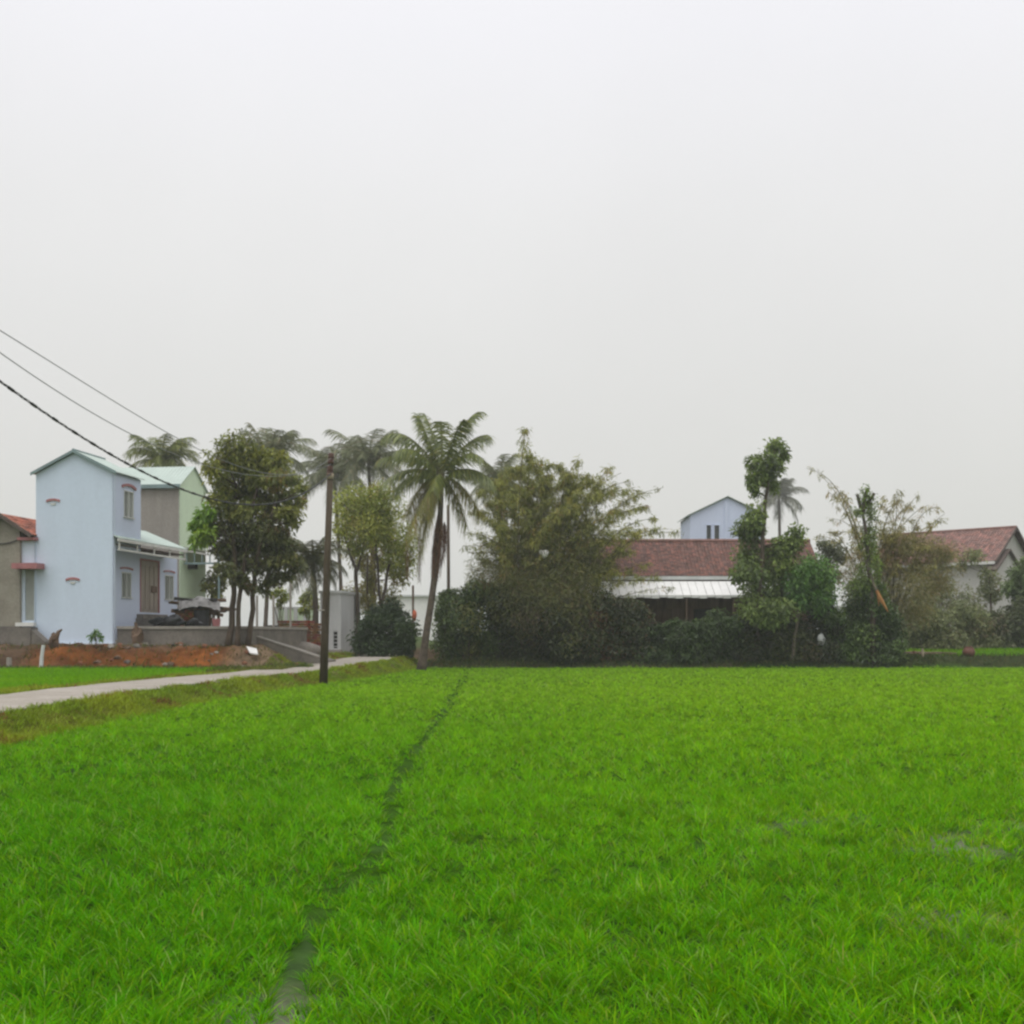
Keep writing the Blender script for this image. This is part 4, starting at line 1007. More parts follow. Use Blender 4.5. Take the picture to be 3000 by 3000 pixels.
def blue_house():
    c = W(333, 1862, 53); fr = Frame((c.x, c.y, 0), 7.86)
    t = thing('blue_house', 'two-storey pale blue house with gabled front, red trim and a porch on its right', 'house', fr(-1.775, 1.3, 1.2))
    zb, ze, za = .9, 8.69, 9.56; wl = -3.55; dp = 2.68
    # tower walls with real openings
    mb = MB(); front = PX(fr, 'x', 0.0); side = PX(fr, 'y', 0.0)
    wall(mb, front, wl, 0, zb, ze, .18, [])
    mb.prism([fr(wl, 0, ze), fr(0, 0, ze), fr(-1.775, 0, za)], fr.ey * .18)
    mb.prism([fr(wl, dp - .18, ze), fr(0, dp - .18, ze), fr(-1.775, dp - .18, za)], fr.ey * .18)
    wall(mb, PX(fr, 'y', wl, -1), 0.18, dp, zb, ze, .18, [])
    wall(mb, PX(fr, 'x', dp, 1), wl + .18, -.18, 5.55, ze, -.18, [])
    mb.box(fr, wl + .19, -.01, .19, dp - .01, 5.5, 5.549)
    mb.build('wall', M['blue'], t)
    up = MB(); wall(up, side, .18, dp, 5.55, ze, .18, [(.96, 1.9, 6.9, 8.06)])
    wall(up, PX(fr, 'y', -.004), .0, .18, zb, ze, .05, [])
    up.build('upper_side_wall', M['bluecool'], t)
    window(t, side, .96, 1.9, 6.9, 8.06, 2, True, 'upper window with one shutter ajar')
    arch_hood(t, side, 1.43, 1.35, 8.14, .11, proj=.07)
    # roof
    rf = MB()
    sl = (za - ze) / 1.775
    sheet_roof(rf, fr, (-1.775, za + .1), (.16, ze + .1 - .16 * sl), -.14, dp + .12)
    sheet_roof(rf, fr, (-1.775, za + .1), (wl - .16, ze + .1 - .16 * sl), -.14, dp + .12)
    ro = rf.build('roof', M['sheet_green'], t)
    ed = MB()
    for sx in (-1, 1):
        x1 = -1.775 + sx * 1.95; z1 = za + .1 - 1.95 * sl
        ed.hexa([fr(-1.775, -.17, za + .0), fr(x1, -.17, z1 - .1), fr(x1, -.135, z1 - .1), fr(-1.775, -.135, za + .0)], [fr(-1.775, -.17, za + .13), fr(x1, -.17, z1 + .03), fr(x1, -.135, z1 + .03), fr(-1.775, -.135, za + .13)])
    ed.tube([fr(-1.775, -.16, za + .13), fr(-1.775, dp + .13, za + .13)], .05, 6)
    ed.build('edge_flashing', M['sheet_edge'], ro)
    # porch storey: recessed lower facade
    rx = -.9; fz = 2.15; lp = PX(fr, 'y', rx); ylen = 8.85
    holes = [(2.65, 3.6, 3.44, 4.57), (4.55, 6.7, 2.79, 5.3), (7.36, 8.36, 3.50, 4.67)]
    lw = MB(); wall(lw, lp, .18, ylen, fz - .6, 5.58, .18, holes)
    wall(lw, PX(fr, 'x', ylen, 1), rx - 2.6, rx - .18, fz - .6, 5.62, -.18, [])
    wall(lw, PX(fr, 'y', wl + .05, -1), dp, ylen, 1.5, 5.62, .18, [])
    MB().box(fr, rx + .003, .13, .19, 7.3, 5.60, 5.64).build('shading_soffit', M['fascia'], t)  # dark sheet added under the eave to darken the porch, shade in its colour
    lw.build('porch_wall', M['bluecool'], t)
    for a0, a1, z0, z1 in (holes[0], holes[2]):
        window(t, lp, a0, a1, z0, z1, 2, True)
        arch_hood(t, lp, (a0 + a1) / 2, a1 - a0 + .3, z1 + .12, .07, curve=.05, proj=.05)
    a0, a1, z0, z1 = holes[1]
    dm = MB(); dm.hexa([lp(a0 + .07, .03, z0), lp(a1 - .07, .03, z0), lp(a1 - .07, .09, z0), lp(a0 + .07, .09, z0)], [lp(a0 + .07, .03, z1 - .07), lp(a1 - .07, .03, z1 - .07), lp(a1 - .07, .09, z1 - .07), lp(a0 + .07, .09, z1 - .07)])
    for k in range(4):                               # raised boards of the double door
        b0 = a0 + .14 + k * .48
        dm.hexa([lp(b0, -.0, z0 + .15), lp(b0 + .34, -.0, z0 + .15), lp(b0 + .34, .028, z0 + .15), lp(b0, .028, z0 + .15)], [lp(b0, -.0, z1 - .3), lp(b0 + .34, -.0, z1 - .3), lp(b0 + .34, .028, z1 - .3), lp(b0, .028, z1 - .3)])
    d = dm.build('door', M['wood_door'], t)
    fm = MB()
    for b0, b1, y0, y1 in ((a0, a0 + .07, z0, z1), (a1 - .07, a1, z0, z1), (a0 + .07, a1 - .07, z1 - .07, z1)):
        fm.hexa([lp(b0, -.03, y0), lp(b1, -.03, y0), lp(b1, .1, y0), lp(b0, .1, y0)], [lp(b0, -.03, y1), lp(b1, -.03, y1), lp(b1, .1, y1), lp(b0, .1, y1)])
    fm.build('door_frame', M['redpaint'], d)
    sg = MB(); sg.hexa([lp(5.75, -.05, 3.75), lp(6.35, -.05, 3.75), lp(6.35, -.003, 3.75), lp(5.75, -.003, 3.75)], [lp(5.75, -.05, 4.05), lp(6.35, -.05, 4.05), lp(6.35, -.003, 4.05), lp(5.75, -.003, 4.05)])
    sg.build('letter_box', M['timber'], d)
    for k in range(3):
        MB().box(fr, rx + .0 + .003, rx + .32 * (3 - k), 4.3 - .1 * (3 - k), 6.9 + .06 * (3 - k), 2.1 + .2 * k + .002, 2.1 + .2 * (k + 1)).build('step', M['concrete'], t)
    # porch roof: sheet sloping down towards the garden, white steel truss under its eave
    pr = MB(); sheet_roof(pr, fr, (.004, 6.0), (.25, 5.90), -.05, dp + .02); sheet_roof(pr, fr, (-1.9, 6.80), (.25, 5.90), dp + .02, 7.35)
    po = pr.build('porch_roof', M['sheet_green'], t)
    tr = MB()
    tr.box(fr, .2, .26, -.05, 7.35, 5.74, 5.86); tr.box(fr, .2, .25, 7.353, 10.4, 5.78, 5.86); tr.box(fr, .14, .2, .1, 7.35, 5.36, 5.44)
    for k in range(5): tr.box(fr, .145, .195, .15 + k * 1.76, .22 + k * 1.76, 5.44, 5.74)
    tr.build('truss', M['white'], po)
    # ornamental vents on the front
    for u, v in ((150, 1470), (212, 1702)):
        p = W(u, v, 53.2); a = (p - fr.o).dot(fr.ex); z = p.z
        h = arch_hood(t, front, a, .62, z, .10, 'vent_hood', .06, .045)
        m = MB(); n = 7
        m.prism([front(a - .14, -.03, z - .03), front(a + .14, -.03, z - .03), front(a + .08, -.03, z - .13), front(a - .08, -.03, z - .13)], fr.ey * .027)
        m.build('vent', M['frame'], h)
    # annex on the left
    an = MB(); xa = -4.24
    wall(an, PX(fr, 'x', -.06), xa, wl - .0, 1.5, 5.80, .18, [(-4.03, -3.58, 2.35, 4.55)])
    wall(an, PX(fr, 'y', xa, -1), .12, dp, 1.5, 5.8, .18, [])
    wall(an, PX(fr, 'y', wl - .002), -.06, -.002, 1.5, 5.8, .05, [])
    an.box(fr, xa + .19, wl - .01, .13, dp, 5.60, 5.79)
    ao = an.build('annex', M['blue'], t)
    MB().box(fr, xa - .0, wl + .12, -.32, dp, 5.81, 5.93).build('annex_roof', M['redpaint'], ao)
    MB().box(fr, xa - .02, wl + .44, -.75, -.065, 4.56, 4.80).build('awning_slab', M['redpaint'], ao)
    MB().box(fr, -4.025, -3.585, .0, .05, 2.355, 4.545).build('door', M['shutter'], ao)
    MB().box(fr, xa - .1, wl + .05, -.3, -.065, 2.1, 2.26).build('sill', M['white'], ao)
    MB().box(fr, xa - .1, wl + .25, -.9, -.3, .8, 2.05).build('plinth', M['concrete'], ao)
    MB().prism([fr(wl + .25, -.85, .8), fr(wl + .85, -.85, .8), fr(wl + .85, -.85, 1.45), fr(wl + .25, -.85, 1.95)], fr.ey * .5).build('side_ramp', M['concrete'], ao)
    MB().box(fr, wl + .9, .02, -.18, -.002, .9, 1.36).build('skirting', M['offwhite'], t)
    return fr


FR = blue_house()


def grey_house_left():
    c = W(58, 1862, 53.35); fr = Frame((c.x, c.y, 0), 7.86)
    t = thing('grey_house', 'unpainted grey house with a red tiled gable roof, cut by the left picture edge', 'house', fr(-1.6, 2.5, 1.1))
    ap = -.78; za = 6.93; ze = 6.42; mb = MB()
    P = PX(fr, 'x', 0)
    wall(mb, P, 2 * ap - .0, 0, .8, ze, .2, [])
    mb.prism([fr(2 * ap, 0, ze), fr(0, 0, ze), fr(ap, 0, za - .06)], fr.ey * .2)
    wall(mb, PX(fr, 'y', 0), .2, 5.0, .8, ze, .2, [])
    wall(mb, PX(fr, 'y', 2 * ap, -1), .2, 5.0, .8, ze, .2, [])
    mb.build('wall', M['greywall'], t)
    MB().box(fr, 2 * ap, .06, -.05, -.002, .8, 2.1).build('plinth', M['concrete'], t)
    r = MB(); sl = .64
    for sx in (1, -1):
        x1 = ap + sx * 1.44; z1 = za - 1.44 * sl
        tile_roof(r, lambda a, s, x1=x1, z1=z1: fr(x1 + (ap - x1) * s, a, z1 + (za - z1) * s), -.25, 5.2, 7, 3, pal=[(1.2, 1.1, 1), (1, 1, 1), (.8, .8, .8), (1.4, 1.2, 1.1)])
    ro = r.build('roof', M['orange_tile'], t)
    e = MB()
    for sx in (1, -1):
        x1 = ap + sx * 1.44; z1 = za - 1.44 * sl
        e.hexa([fr(ap, -.3, za - .12), fr(x1, -.3, z1 - .12), fr(x1, -.26, z1 - .12), fr(ap, -.26, za - .12)], [fr(ap, -.3, za + .06), fr(x1, -.3, z1 + .06), fr(x1, -.26, z1 + .06), fr(ap, -.26, za + .06)])
    e.build('bargeboard', M['fascia'], ro)
    m = MB(); m.tube([P(-1.5, -.04, 5.80)] + [P(-1.5 + i * .15, -.04, 5.78 - .14 * math.sin(i / 10 * 3.14) + .06 * i / 10) for i in range(1, 10)] + [P(-.01, -.04, 5.92)], .025, 5)
    m.build('cable', M['wire'], t)


grey_house_left()


def green_house():
    d = 64.0; c = W(527, 1862, d); fr = Frame((c.x, c.y, 0), 7.86)
    t = thing('green_house', 'pale green house with bare cement side wall and green metal roof behind the blue house', 'house', fr(-3, 2.2, 1.2))
    zb = 1.0; ze = H + (1862 - 1416) * d / F; za = ze + 1.05; hw = 1.75; wd = 3.5; xl = -7.0
    mb = MB(); wall(mb, PX(fr, 'x', 0), xl, 0, zb, ze, .2, []); mb.build('side_wall', M['cement'], t)
    g = MB(); side = PX(fr, 'y', 0.0)
    wall(g, side, 0.2, wd, zb, ze, .2, [])
    g.prism([fr(0, 0, ze), fr(0, wd, ze), fr(0, hw, za)], fr.ex * -.2)
    wall(g, PX(fr, 'y', .003), 0, .2, zb, ze, .05, [])
    wall(g, PX(fr, 'x', wd, 1), xl, -.2, zb, ze, -.2, [])
    g.build('wall', M['green'], t)
    r = MB(); R = Frame(fr(0, 0, 0), 7.86)
    # ribs run down towards the viewer: build in a frame turned a quarter
    fq = Frame(fr(0, 0, 0), 7.86 + 90)   # its x runs towards the viewer, its y to the right
    def q(x, y, z): return fr(y, -x, z)
    sheet_roof(r, q, (-hw, za + .06), (.22, ze - .04 - .05), xl, .12)
    sheet_roof(r, q, (-hw, za + .06), (-wd - .2, ze - .09), xl, .12)
    r.build('roof', M['sheet_green'], t)
    MB().box(fr, xl, .1, -.26, -.225, ze - .26, ze - .06).build('gutter', M['sheet_edge'], t)
    # porch roof on the gable side
    pr = MB(); z0 = 5.95
    sheet_roof(pr, fr, (.01, z0 + .35), (2.0, z0), .3, 4.6)
    po = pr.build('porch_roof', M['cement'], t)
    k = MB(); k.box(fr, .1, 2.0, .32, .38, z0 - .55, z0 - .46); k.box(fr, 1.92, 2.0, .32, 4.6, z0 - .18, z0 - .06)
    for i in range(5): k.box(fr, .2 + i * .42, .25 + i * .42, .325, .375, z0 - .46, z0 - .0)
    k.box(fr, 1.9, 1.98, .4, .48, 1.2, z0 - .2)
    k.build('truss', M['sheet_edge'], po)
    MB().box(fr, .003, .4, 1.0, 1.4, z0 - .75, z0 - .45).build('lamp_box', M['dark'], t)
    MB().box(fr, -.01, .03, .205, wd, 3.55, 3.63).build('string_course', M['green'], t)


green_house()


def terrace():
    fr = FR
    t = thing('terrace', 'grey concrete terrace wall carrying the porch of the blue house above the red bank', 'terrace', fr(2.5, 2, 1.0))
    MB().box(fr, .03, 6.0, .25, 8.2, .7, 1.98).build('wall', M['concrete'], t)
    MB().box(fr, -.02 + .06, 6.06, .19, 8.2, 1.983, 2.10).build('coping', M['cement'], t)
    MB().box(fr, .03, 5.6, -.1, .247, .7, 1.36).build('footing', M['concrete'], t)
    r = thing('concrete_ramp', 'sloping grey concrete ramp with pale top edge leading from the terrace to the road', 'ramp', fr(7.5, 1.5, .8))
    a = W(738, 1862, 53.2); b = W(930, 1862, 53.6)
    z0, z1 = H + (1862 - 1858) * 53.2 / F, H + (1862 - 1921) * 53.6 / F
    m = MB(); n = Vector((.14, 1, 0)).normalized()
    m.prism([Vector((a.x, a.y, .3)), Vector((b.x, b.y, .3)), Vector((b.x, b.y, z1 - .07)), Vector((a.x, a.y, z0 - .07))], n * .5)
    m.build('side', M['concrete'], r)
    n = n * .16
    m = MB(); m.prism([Vector((a.x - .0, a.y - .05, z0 - .067)), Vector((b.x, b.y - .05, z1 - .067)), Vector((b.x, b.y - .05, z1)), Vector((a.x, a.y - .05, z0))], n * 2.5)
    m.build('top_edge', M['cement'], r)
    m = MB(); n = n / .16; m.prism([Vector((a.x, a.y, .3)) + n * .505, Vector((b.x, b.y, .3)) + n * .505, Vector((b.x, b.y, z1 - .25)) + n * .505, Vector((a.x, a.y, z0 - .25)) + n * .505], n * 2.4)
    m.build('deck', M['concrete'], r)


terrace()


def plain_box_house(name, label, d, u0, u1, vtop, ang, depth, wallm, roofm=None, ridge=None, zb=.6):
    c = W(u0, 1862, d); fr = Frame((c.x, c.y, 0), ang)
    w = (u1 - u0) * d / F
    return fr, w, H + (V0 - vtop) * d / F


def white_outbuilding():
    d = 66; fr, w, zt = plain_box_house('', '', d, 938, 1000, 1738, 6, 3, None)
    t = thing('white_outbuilding', 'narrow white plastered outbuilding with a grille opening behind the utility pole', 'outbuilding', fr(w / 2, 1, .7))
    P = PX(fr, 'x', 0); mb = MB(); hole = (.72, .94, 1.02, 1.95)
    wall(mb, P, 0, w, .3, zt, .2, [hole]); wall(mb, PX(fr, 'y', w), .2, 4.5, .3, zt, .2, []); wall(mb, PX(fr, 'y', 0, -1), .2, 4.5, .3, zt, .2, [])
    mb.build('wall', M['offwhite'], t)
    MB().box(fr, -.08, w + .08, -.08, 4.6, zt, zt + .14).build('roof', M['offwhite'], t)
    g = MB(); g.box(fr, hole[0], hole[1], .12, .15, hole[2], hole[3])
    go = g.build('opening', M['dark'], t)
    b = MB()
    for k in range(5): b.box(fr, hole[0], hole[1], .02, .06, hole[2] + .08 + k * .2, hole[2] + .12 + k * .2)
    b.build('grille', M['offwhite'], go)
    MB().box(fr, -.12, w + .1, -.3, -.003, .3, .95).build('plinth', M['cement'], t)


white_outbuilding()


def far_building():
    d = 150; fr, w, zt = plain_box_house('', '', d, 1128, 1345, 1748, 0, 8, None)
    t = thing('far_building', 'long pale grey low building seen hazily between the palm trunks', 'building', fr(w / 2, 2, .9))
    mb = MB(); P = PX(fr, 'x', 0); hs = []
    wall(mb, P, 0, w, .5, zt, .25, hs); wall(mb, PX(fr, 'y', w), .25, 8, .5, zt, .25, []); wall(mb, PX(fr, 'y', 0, -1), .25, 8, .5, zt, .25, [])
    mb.build('wall', M['plastic_white'], t)
    for h in hs: MB().box(fr, h[0], h[1], .15, .2, h[2], h[3]).build('window', M['shutter'], t)
    MB().box(fr, -.3, w + .3, -.4, 8.2, zt + .003, zt + .2).build('roof', M['offwhite'], t)


far_building()


def low_green_wall():
    d = 74; fr, w, zt = plain_box_house('', '', d, 800, 934, 1783, 4, 1, None)
    t = thing('garden_wall', 'low pale green garden wall behind the brick heap and the thin posts', 'wall', fr(w / 2, 0, .75))
    MB().box(fr, 0, w, 0, .15, .3, zt).build('panel', M['green'], t)
    MB().box(fr, -.05, w + .05, -.05, .2, zt + .003, zt + .1).build('coping', M['offwhite'], t)
    for k in range(5): MB().box(fr, .1 + k * (w - .4) / 4, .32 + k * (w - .4) / 4, -.06, -.003, .3, zt).build('pilaster', M['offwhite'], t)


low_green_wall()


def red_roof_house():
    d = 69.0; x0 = (1690 - U0) / F * d; x1 = (2395 - U0) / F * d
    fr = Frame((0, d, 0), 0)
    t = thing('tiled_house', 'low house with a long mottled red tiled roof and white awning behind the hedge', 'house', (9, d + 3, .8))
    ze = H + (1862 - 1688) * d / F; dr = d + 3.0; zr = H + (1862 - 1588) * dr / F
    r = MB()
    tile_roof(r, lambda a, s: Vector((a, d - .3 + (dr - d + .3) * s, ze + (zr - ze) * s)), x0 - .3, x1 + .3, 22, 8, tw=.2)
    tile_roof(r, lambda a, s: Vector((a, dr + (3.3) * (1 - s), ze + (zr - ze) * s)), x0 - .3, x1 + .3, 6, 9, tw=.5)
    r.tube([Vector((x0 - .3, dr, zr + .07)), Vector((x1 + .3, dr, zr + .07))], .11, 8)
    r.build('roof', M['tile'], t)
    mb = MB(); P = PX(fr, 'x', .4); hs = [(8.0, 9.0, 1.0, 3.2), (10.2, 11.2, 1.8, 3.2), (5.8, 6.8, 1.8, 3.2)]
    wall(mb, P, x0, x1, .4, ze - .02, .2, hs); wall(mb, PX(fr, 'x', 6.2, 1), x0, x1, .4, ze - .02, -.2, [])
    for xx, s in ((x0, -1), (x1, 1)):
        wall(mb, PX(fr, 'y', xx, s), .6, 6.0, .4, ze - .02, .2, [])
        mb.prism([Vector((xx - s * .1, d + .4, ze - .02)), Vector((xx - s * .1, d + 6.2, ze - .02)), Vector((xx - s * .1, dr, zr - .15))], Vector((-s * .15, 0, 0)))
    mb.build('wall', M['timber'], t)  # dark material puts the verandah shade into the wall colour
    dd = MB(); dd.box(fr, 8.0, 9.0, .5, .56, 1.0, 3.2); dd.build('door', M['timber'], t)
    for h in hs[1:]: MB().box(fr, h[0], h[1], .5, .55, h[2], h[3]).build('window', M['dark'], t)
    MB().box(fr, x0 - .2, x1 + .2, -.42, -.3, ze - .22, ze - .02).build('fascia', M['offwhite'], t)
    # white awning sheet sloping down towards the field, with posts
    da = d - 2.1; za = H + (1862 - 1746) * da / F; zs = H + (1862 - 1704) * (d - .45) / F
    a = MB(); xa0, xa1 = (1700 - U0) / F * da, (2352 - U0) / F * da
    n = 28
    for k in range(n):
        p0, p1 = xa0 + (xa1 - xa0) * k / n, xa0 + (xa1 - xa0) * (k + 1) / n - .02
        sag = .02 * ((k * 7) % 3 - 1)
        a.hexa([Vector((p0, da, za - .02 + sag)), Vector((p1, da, za - .02 + sag)), Vector((p1, d - .45, zs - .02)), Vector((p0, d - .45, zs - .02))], [Vector((p0, da, za + .02 + sag)), Vector((p1, da, za + .02 + sag)), Vector((p1, d - .45, zs + .02)), Vector((p0, d - .45, zs + .02))])
    ao = a.build('awning', M['plastic_white'], t)
    v = MB()
    for k in range(n):
        p0, p1 = xa0 + (xa1 - xa0) * k / n, xa0 + (xa1 - xa0) * (k + 1) / n - .02
        v.box(fr, p0, p1, da - d - .03, da - d - .003, za - .10 + .03 * ((k * 5) % 3 - 1), za + .05)
    v.build('valance', M['plastic_white'], ao)
    for u in (1712, 1850, 2012, 2150, 2290):
        p = W(u, 1862, da + .06)
        MB().tube([Vector((p.x, p.y, gz(p.x, p.y) - .05)), Vector((p.x, p.y, za + .0))], .05, 6).build('awning_post', M['timber'], t)


red_roof_house()


def far_blue_house():
    d = 88; c = W(2022, 1862, d); fr = Frame((c.x, c.y, 0), 0); w = (2240 - 2022) * d / F
    t = thing('tall_blue_house', 'distant tall blue gabled house with two dark slit windows above the tiled roof', 'house', fr(w / 2, 2, .8))
    ze = H + (1862 - 1510) * d / F; za = H + (1862 - 1458) * d / F
    P = PX(fr, 'x', 0); mb = MB()
    hs = [((2070 - 2022) * d / F, (2083 - 2022) * d / F, H + (1862 - 1600) * d / F, H + (1862 - 1539) * d / F), ((2093 - 2022) * d / F, (2107 - 2022) * d / F, H + (1862 - 1600) * d / F, H + (1862 - 1539) * d / F)]
    wall(mb, P, 0, w, .5, ze, .2, hs); mb.prism([fr(0, 0, ze), fr(w, 0, ze), fr(w / 2, 0, za)], fr.ey * .2)
    wall(mb, PX(fr, 'y', 0, -1), .2, 5, .5, ze, .2, []); wall(mb, PX(fr, 'y', w), .2, 5, .5, ze, .2, [])
    mb.build('wall', M['bluecool'], t)
    for h in hs:
        o = MB().box(fr, h[0], h[1], .12, .16, h[2], h[3]).build('window', M['glass'], t)
        f = MB(); f.box(fr, h[0] - .06, h[0], -.04, .05, h[2], h[3]); f.box(fr, h[1], h[1] + .06, -.04, .05, h[2], h[3]); f.box(fr, h[0] - .06, h[1] + .06, -.06, .05, h[3], h[3] + .07)
        f.build('frame', M['bluecool'], o)
    r = MB(); sl = (za - ze) / (w / 2)
    sheet_roof(r, fr, (w / 2, za + .1), (-.25, ze + .1 - .25 * sl), -.2, 5.2, .4); sheet_roof(r, fr, (w / 2, za + .1), (w + .25, ze + .1 - .25 * sl), -.2, 5.2, .4)
    ro = r.build('roof', M['sheet_green'], t)
    MB().box(fr, w / 2 - .2, w / 2 + .05, -.06, -.003, ze - 2.0, za - .3).build('rain_pipe', M['bluecool'], t)


far_blue_house()


def right_house():
    d = 84.0; C0 = W(2910, 1862, d)
    el = Vector((-.689, .724, 0)); eg = Vector((.724, .689, 0))
    ze = H + (1862 - 1632) * d / F; hw = 2.75; zr = H + (1862 - 1547) * (d + hw * .689) / F; L = 9.0
    def q(s, g, z): p = C0 + el * s + eg * g; return Vector((p.x, p.y, z))
    t = thing('grey_gabled_house', 'grey rendered house with dull red tiled roof and white gutter at the right picture edge', 'house', q(4, 2.5, .9))
    mb = MB()
    wall(mb, lambda a, th, z: q(a, th, z), 0, L, .5, ze, .2, [(4.4, 5.4, 2.0, 3.6)])
    wall(mb, lambda a, th, z: q(th, a, z), .2, 2 * hw, .5, ze, .2, [])
    mb.prism([q(0, 0, ze), q(0, 2 * hw, ze), q(0, hw, zr - .1)], el * .2)
    mb.build('wall', M['offgrey'] if 'offgrey' in M else M['cement_light'], t)
    MB().prism([q(4.4, .12, 2.0), q(5.4, .12, 2.0), q(5.4, .12, 3.6), q(4.4, .12, 3.6)], eg * .04).build('window', M['dark'], t)
    r = MB(); sl = (zr - ze) / hw
    tile_roof(r, lambda a, s: q(a, -.35 + (hw + .35) * s, ze - .35 * sl + (zr - ze + .35 * sl) * s), -.35, L + .3, 17, 15, tw=.22, pal=[(1.3, 1.4, 1.45), (1.1, 1.2, 1.25), (1.5, 1.4, 1.4), (.95, 1.05, 1.1)])
    tile_roof(r, lambda a, s: q(a, 2 * hw + .35 - (hw + .35) * s, ze - .35 * sl + (zr - ze + .35 * sl) * s), -.35, L + .3, 6, 16, tw=.6)
    r.tube([q(-.36, hw, zr + .06), q(L + .3, hw, zr + .06)], .1, 7)
    ro = r.build('roof', M['tile'], t)
    e = MB()
    for s in (-1, 1):
        g1 = hw + s * (hw + .38); z1 = zr - (hw + .38) * sl
        e.hexa([q(-.42, hw, zr - .1), q(-.42, g1, z1 - .1), q(-.36, g1, z1 - .1), q(-.36, hw, zr - .1)], [q(-.42, hw, zr + .1), q(-.42, g1, z1 + .1), q(-.36, g1, z1 + .1), q(-.36, hw, zr + .1)])
    e.build('bargeboard', M['fascia'], ro)
    MB().hexa([q(-.3, -.52, ze - .5), q(L, -.52, ze - .5), q(L, -.36, ze - .5), q(-.3, -.36, ze - .5)], [q(-.3, -.52, ze - .3), q(L, -.52, ze - .3), q(L, -.36, ze - .3), q(-.3, -.36, ze - .3)]).build('gutter', M['white'], t)
    # the lower gable standing in front of the end wall
    D = d - .6; p0 = W(2917, 1862, D)
    def w2(g, s, z): p = p0 + eg * g - el * s; return Vector((p.x, p.y, z))
    t2 = thing('small_gable_house', 'lower grey gabled annex half out of the right picture edge before the grey house', 'house', w2(1.8, 1, .9))
    z2 = H + (1862 - 1662) * D / F; h2 = 1.75; zz = z2 + 1.25; mb = MB()
    wall(mb, lambda a, th, z: w2(a, -th, z), 0, 2 * h2, .5, z2, .15, [(1.3, 2.2, .9, 3.0)])
    mb.prism([w2(0, 0, z2), w2(2 * h2, 0, z2), w2(h2, 0, zz - .08)], el * .15)
    mb.build('wall', M['cement_light'], t2)
    MB().prism([w2(1.3, -.1, .9), w2(2.2, -.1, .9), w2(2.2, -.1, 3.0), w2(1.3, -.1, 3.0)], el * .04).build('door', M['timber'], t2)
    rf = MB()
    for s in (-1, 1):
        g1 = h2 + s * (h2 + .3); zl = zz - (h2 + .3) * (zz - z2) / h2
        rf.hexa([w2(h2, .25, zz - .05), w2(g1, .25, zl - .05), w2(g1, -.62, zl - .05), w2(h2, -.62, zz - .05)], [w2(h2, .25, zz + .08), w2(g1, .25, zl + .08), w2(g1, -.62, zl + .08), w2(h2, -.62, zz + .08)])
    rf.build('roof', M['fascia'], t2)


M['cement_light'] = mat('pale_cement_render', (.56, .55, .51), .92, .1, .8, col2=(.48, .465, .425), mix=.47, streak=True)
right_house()


# ------------------------------------------------------------------ pole and cables
def utility_pole():
    d = 43.0; b = W(947, 2008, d); b.z = gz(b.x, d)
    t = thing('utility_pole', 'dark weathered concrete utility pole leaning slightly right at the edge of the paddy', 'utility pole', b)
    top = W(967, 1398, d)
    MB().tube([b - Vector((0, 0, .2)), b.lerp(top, .3), b.lerp(top, .65), top], [.15, .135, .12, .105], 12).build('post', M['pole'], t, smooth=True)
    MB().tube([W(967, 1404, d), W(967.3, 1388, d)], .125, 12).build('collar', M['pale_cap'], t, smooth=True)
    MB().tube([W(967, 1398, d), W(969, 1365, d), W(972, 1330, d)], .075, 8).build('bracket', M['steel'], t)
    for k, (u, v) in enumerate(((972, 1336), (971, 1352), (969, 1374), (968, 1388))):
        p = W(u, v, d); m = MB()
        m.tube([p + Vector((-.02, -.02, -.09)), p + Vector((-.02, -.02, -.04)), p + Vector((-.02, -.02, .0)), p + Vector((-.02, -.02, .05)), p + Vector((-.02, -.02, .10))], [.10, .125, .09, .125, .08], 10)
        m.build('insulator', M['porcelain'], t, smooth=True)
    # steel band and the grey end of the twisted cable
    MB().tube([W(944, 1790, d), W(944, 1786, d)], .165, 12).build('band', M['cement'], t, smooth=True)
    return d


utility_pole()


def cable(label, rows, end, rad, m, twist=False):
    """rows: (u, v) along the span; the depth follows the line between the pole and the next pole off the left edge"""
    pts = []
    for u, v in rows:
        k = (u - U0) / F                                # x = k*y meets the vertical plane x = -10.03 + .0878 y
        y = -10.03 / (k - .0878); pts.append((y, H + (V0 - v) * y / F))
    A = np.array(pts + [(43.0, H + (V0 - end[1]) * 43 / F)])
    co = np.polyfit(A[:, 0], A[:, 1], 3 if len(rows) > 2 else 2)
    ys = np.linspace(6, 43.0, 90); zs = np.polyval(co, ys)
    zs += (A[-1, 1] - zs[-1]) * sstep(30, 43, ys)
    P = [Vector((-10.03 + .0878 * y, y, z)) for y, z in zip(ys, zs)]
    P[-1] = W(end[0], end[1], 43.0)
    mb = MB()
    if not twist: mb.tube(P, rad, 5)
    else:
        n = 420; A2 = [P[int(i / n * 89)].lerp(P[min(int(i / n * 89) + 1, 89)], i / n * 89 - int(i / n * 89)) for i in range(n)]
        for k in range(3):
            mb.tube([p + Vector((math.cos(i * .55 + k * 2.09) * .012, 0, math.sin(i * .55 + k * 2.09) * .016)) for i, p in enumerate(A2)], .0095, 4)
        for i in range(0, n, 9):                       # ties along the bundle
            mb.tube([A2[i], A2[min(i + 2, n - 1)]], .029, 5)
    o = mb.build('power_line', M[m], None, origin=P[-1])
    tag(o, label, 'cable', 'cables running from the utility pole to the left edge')


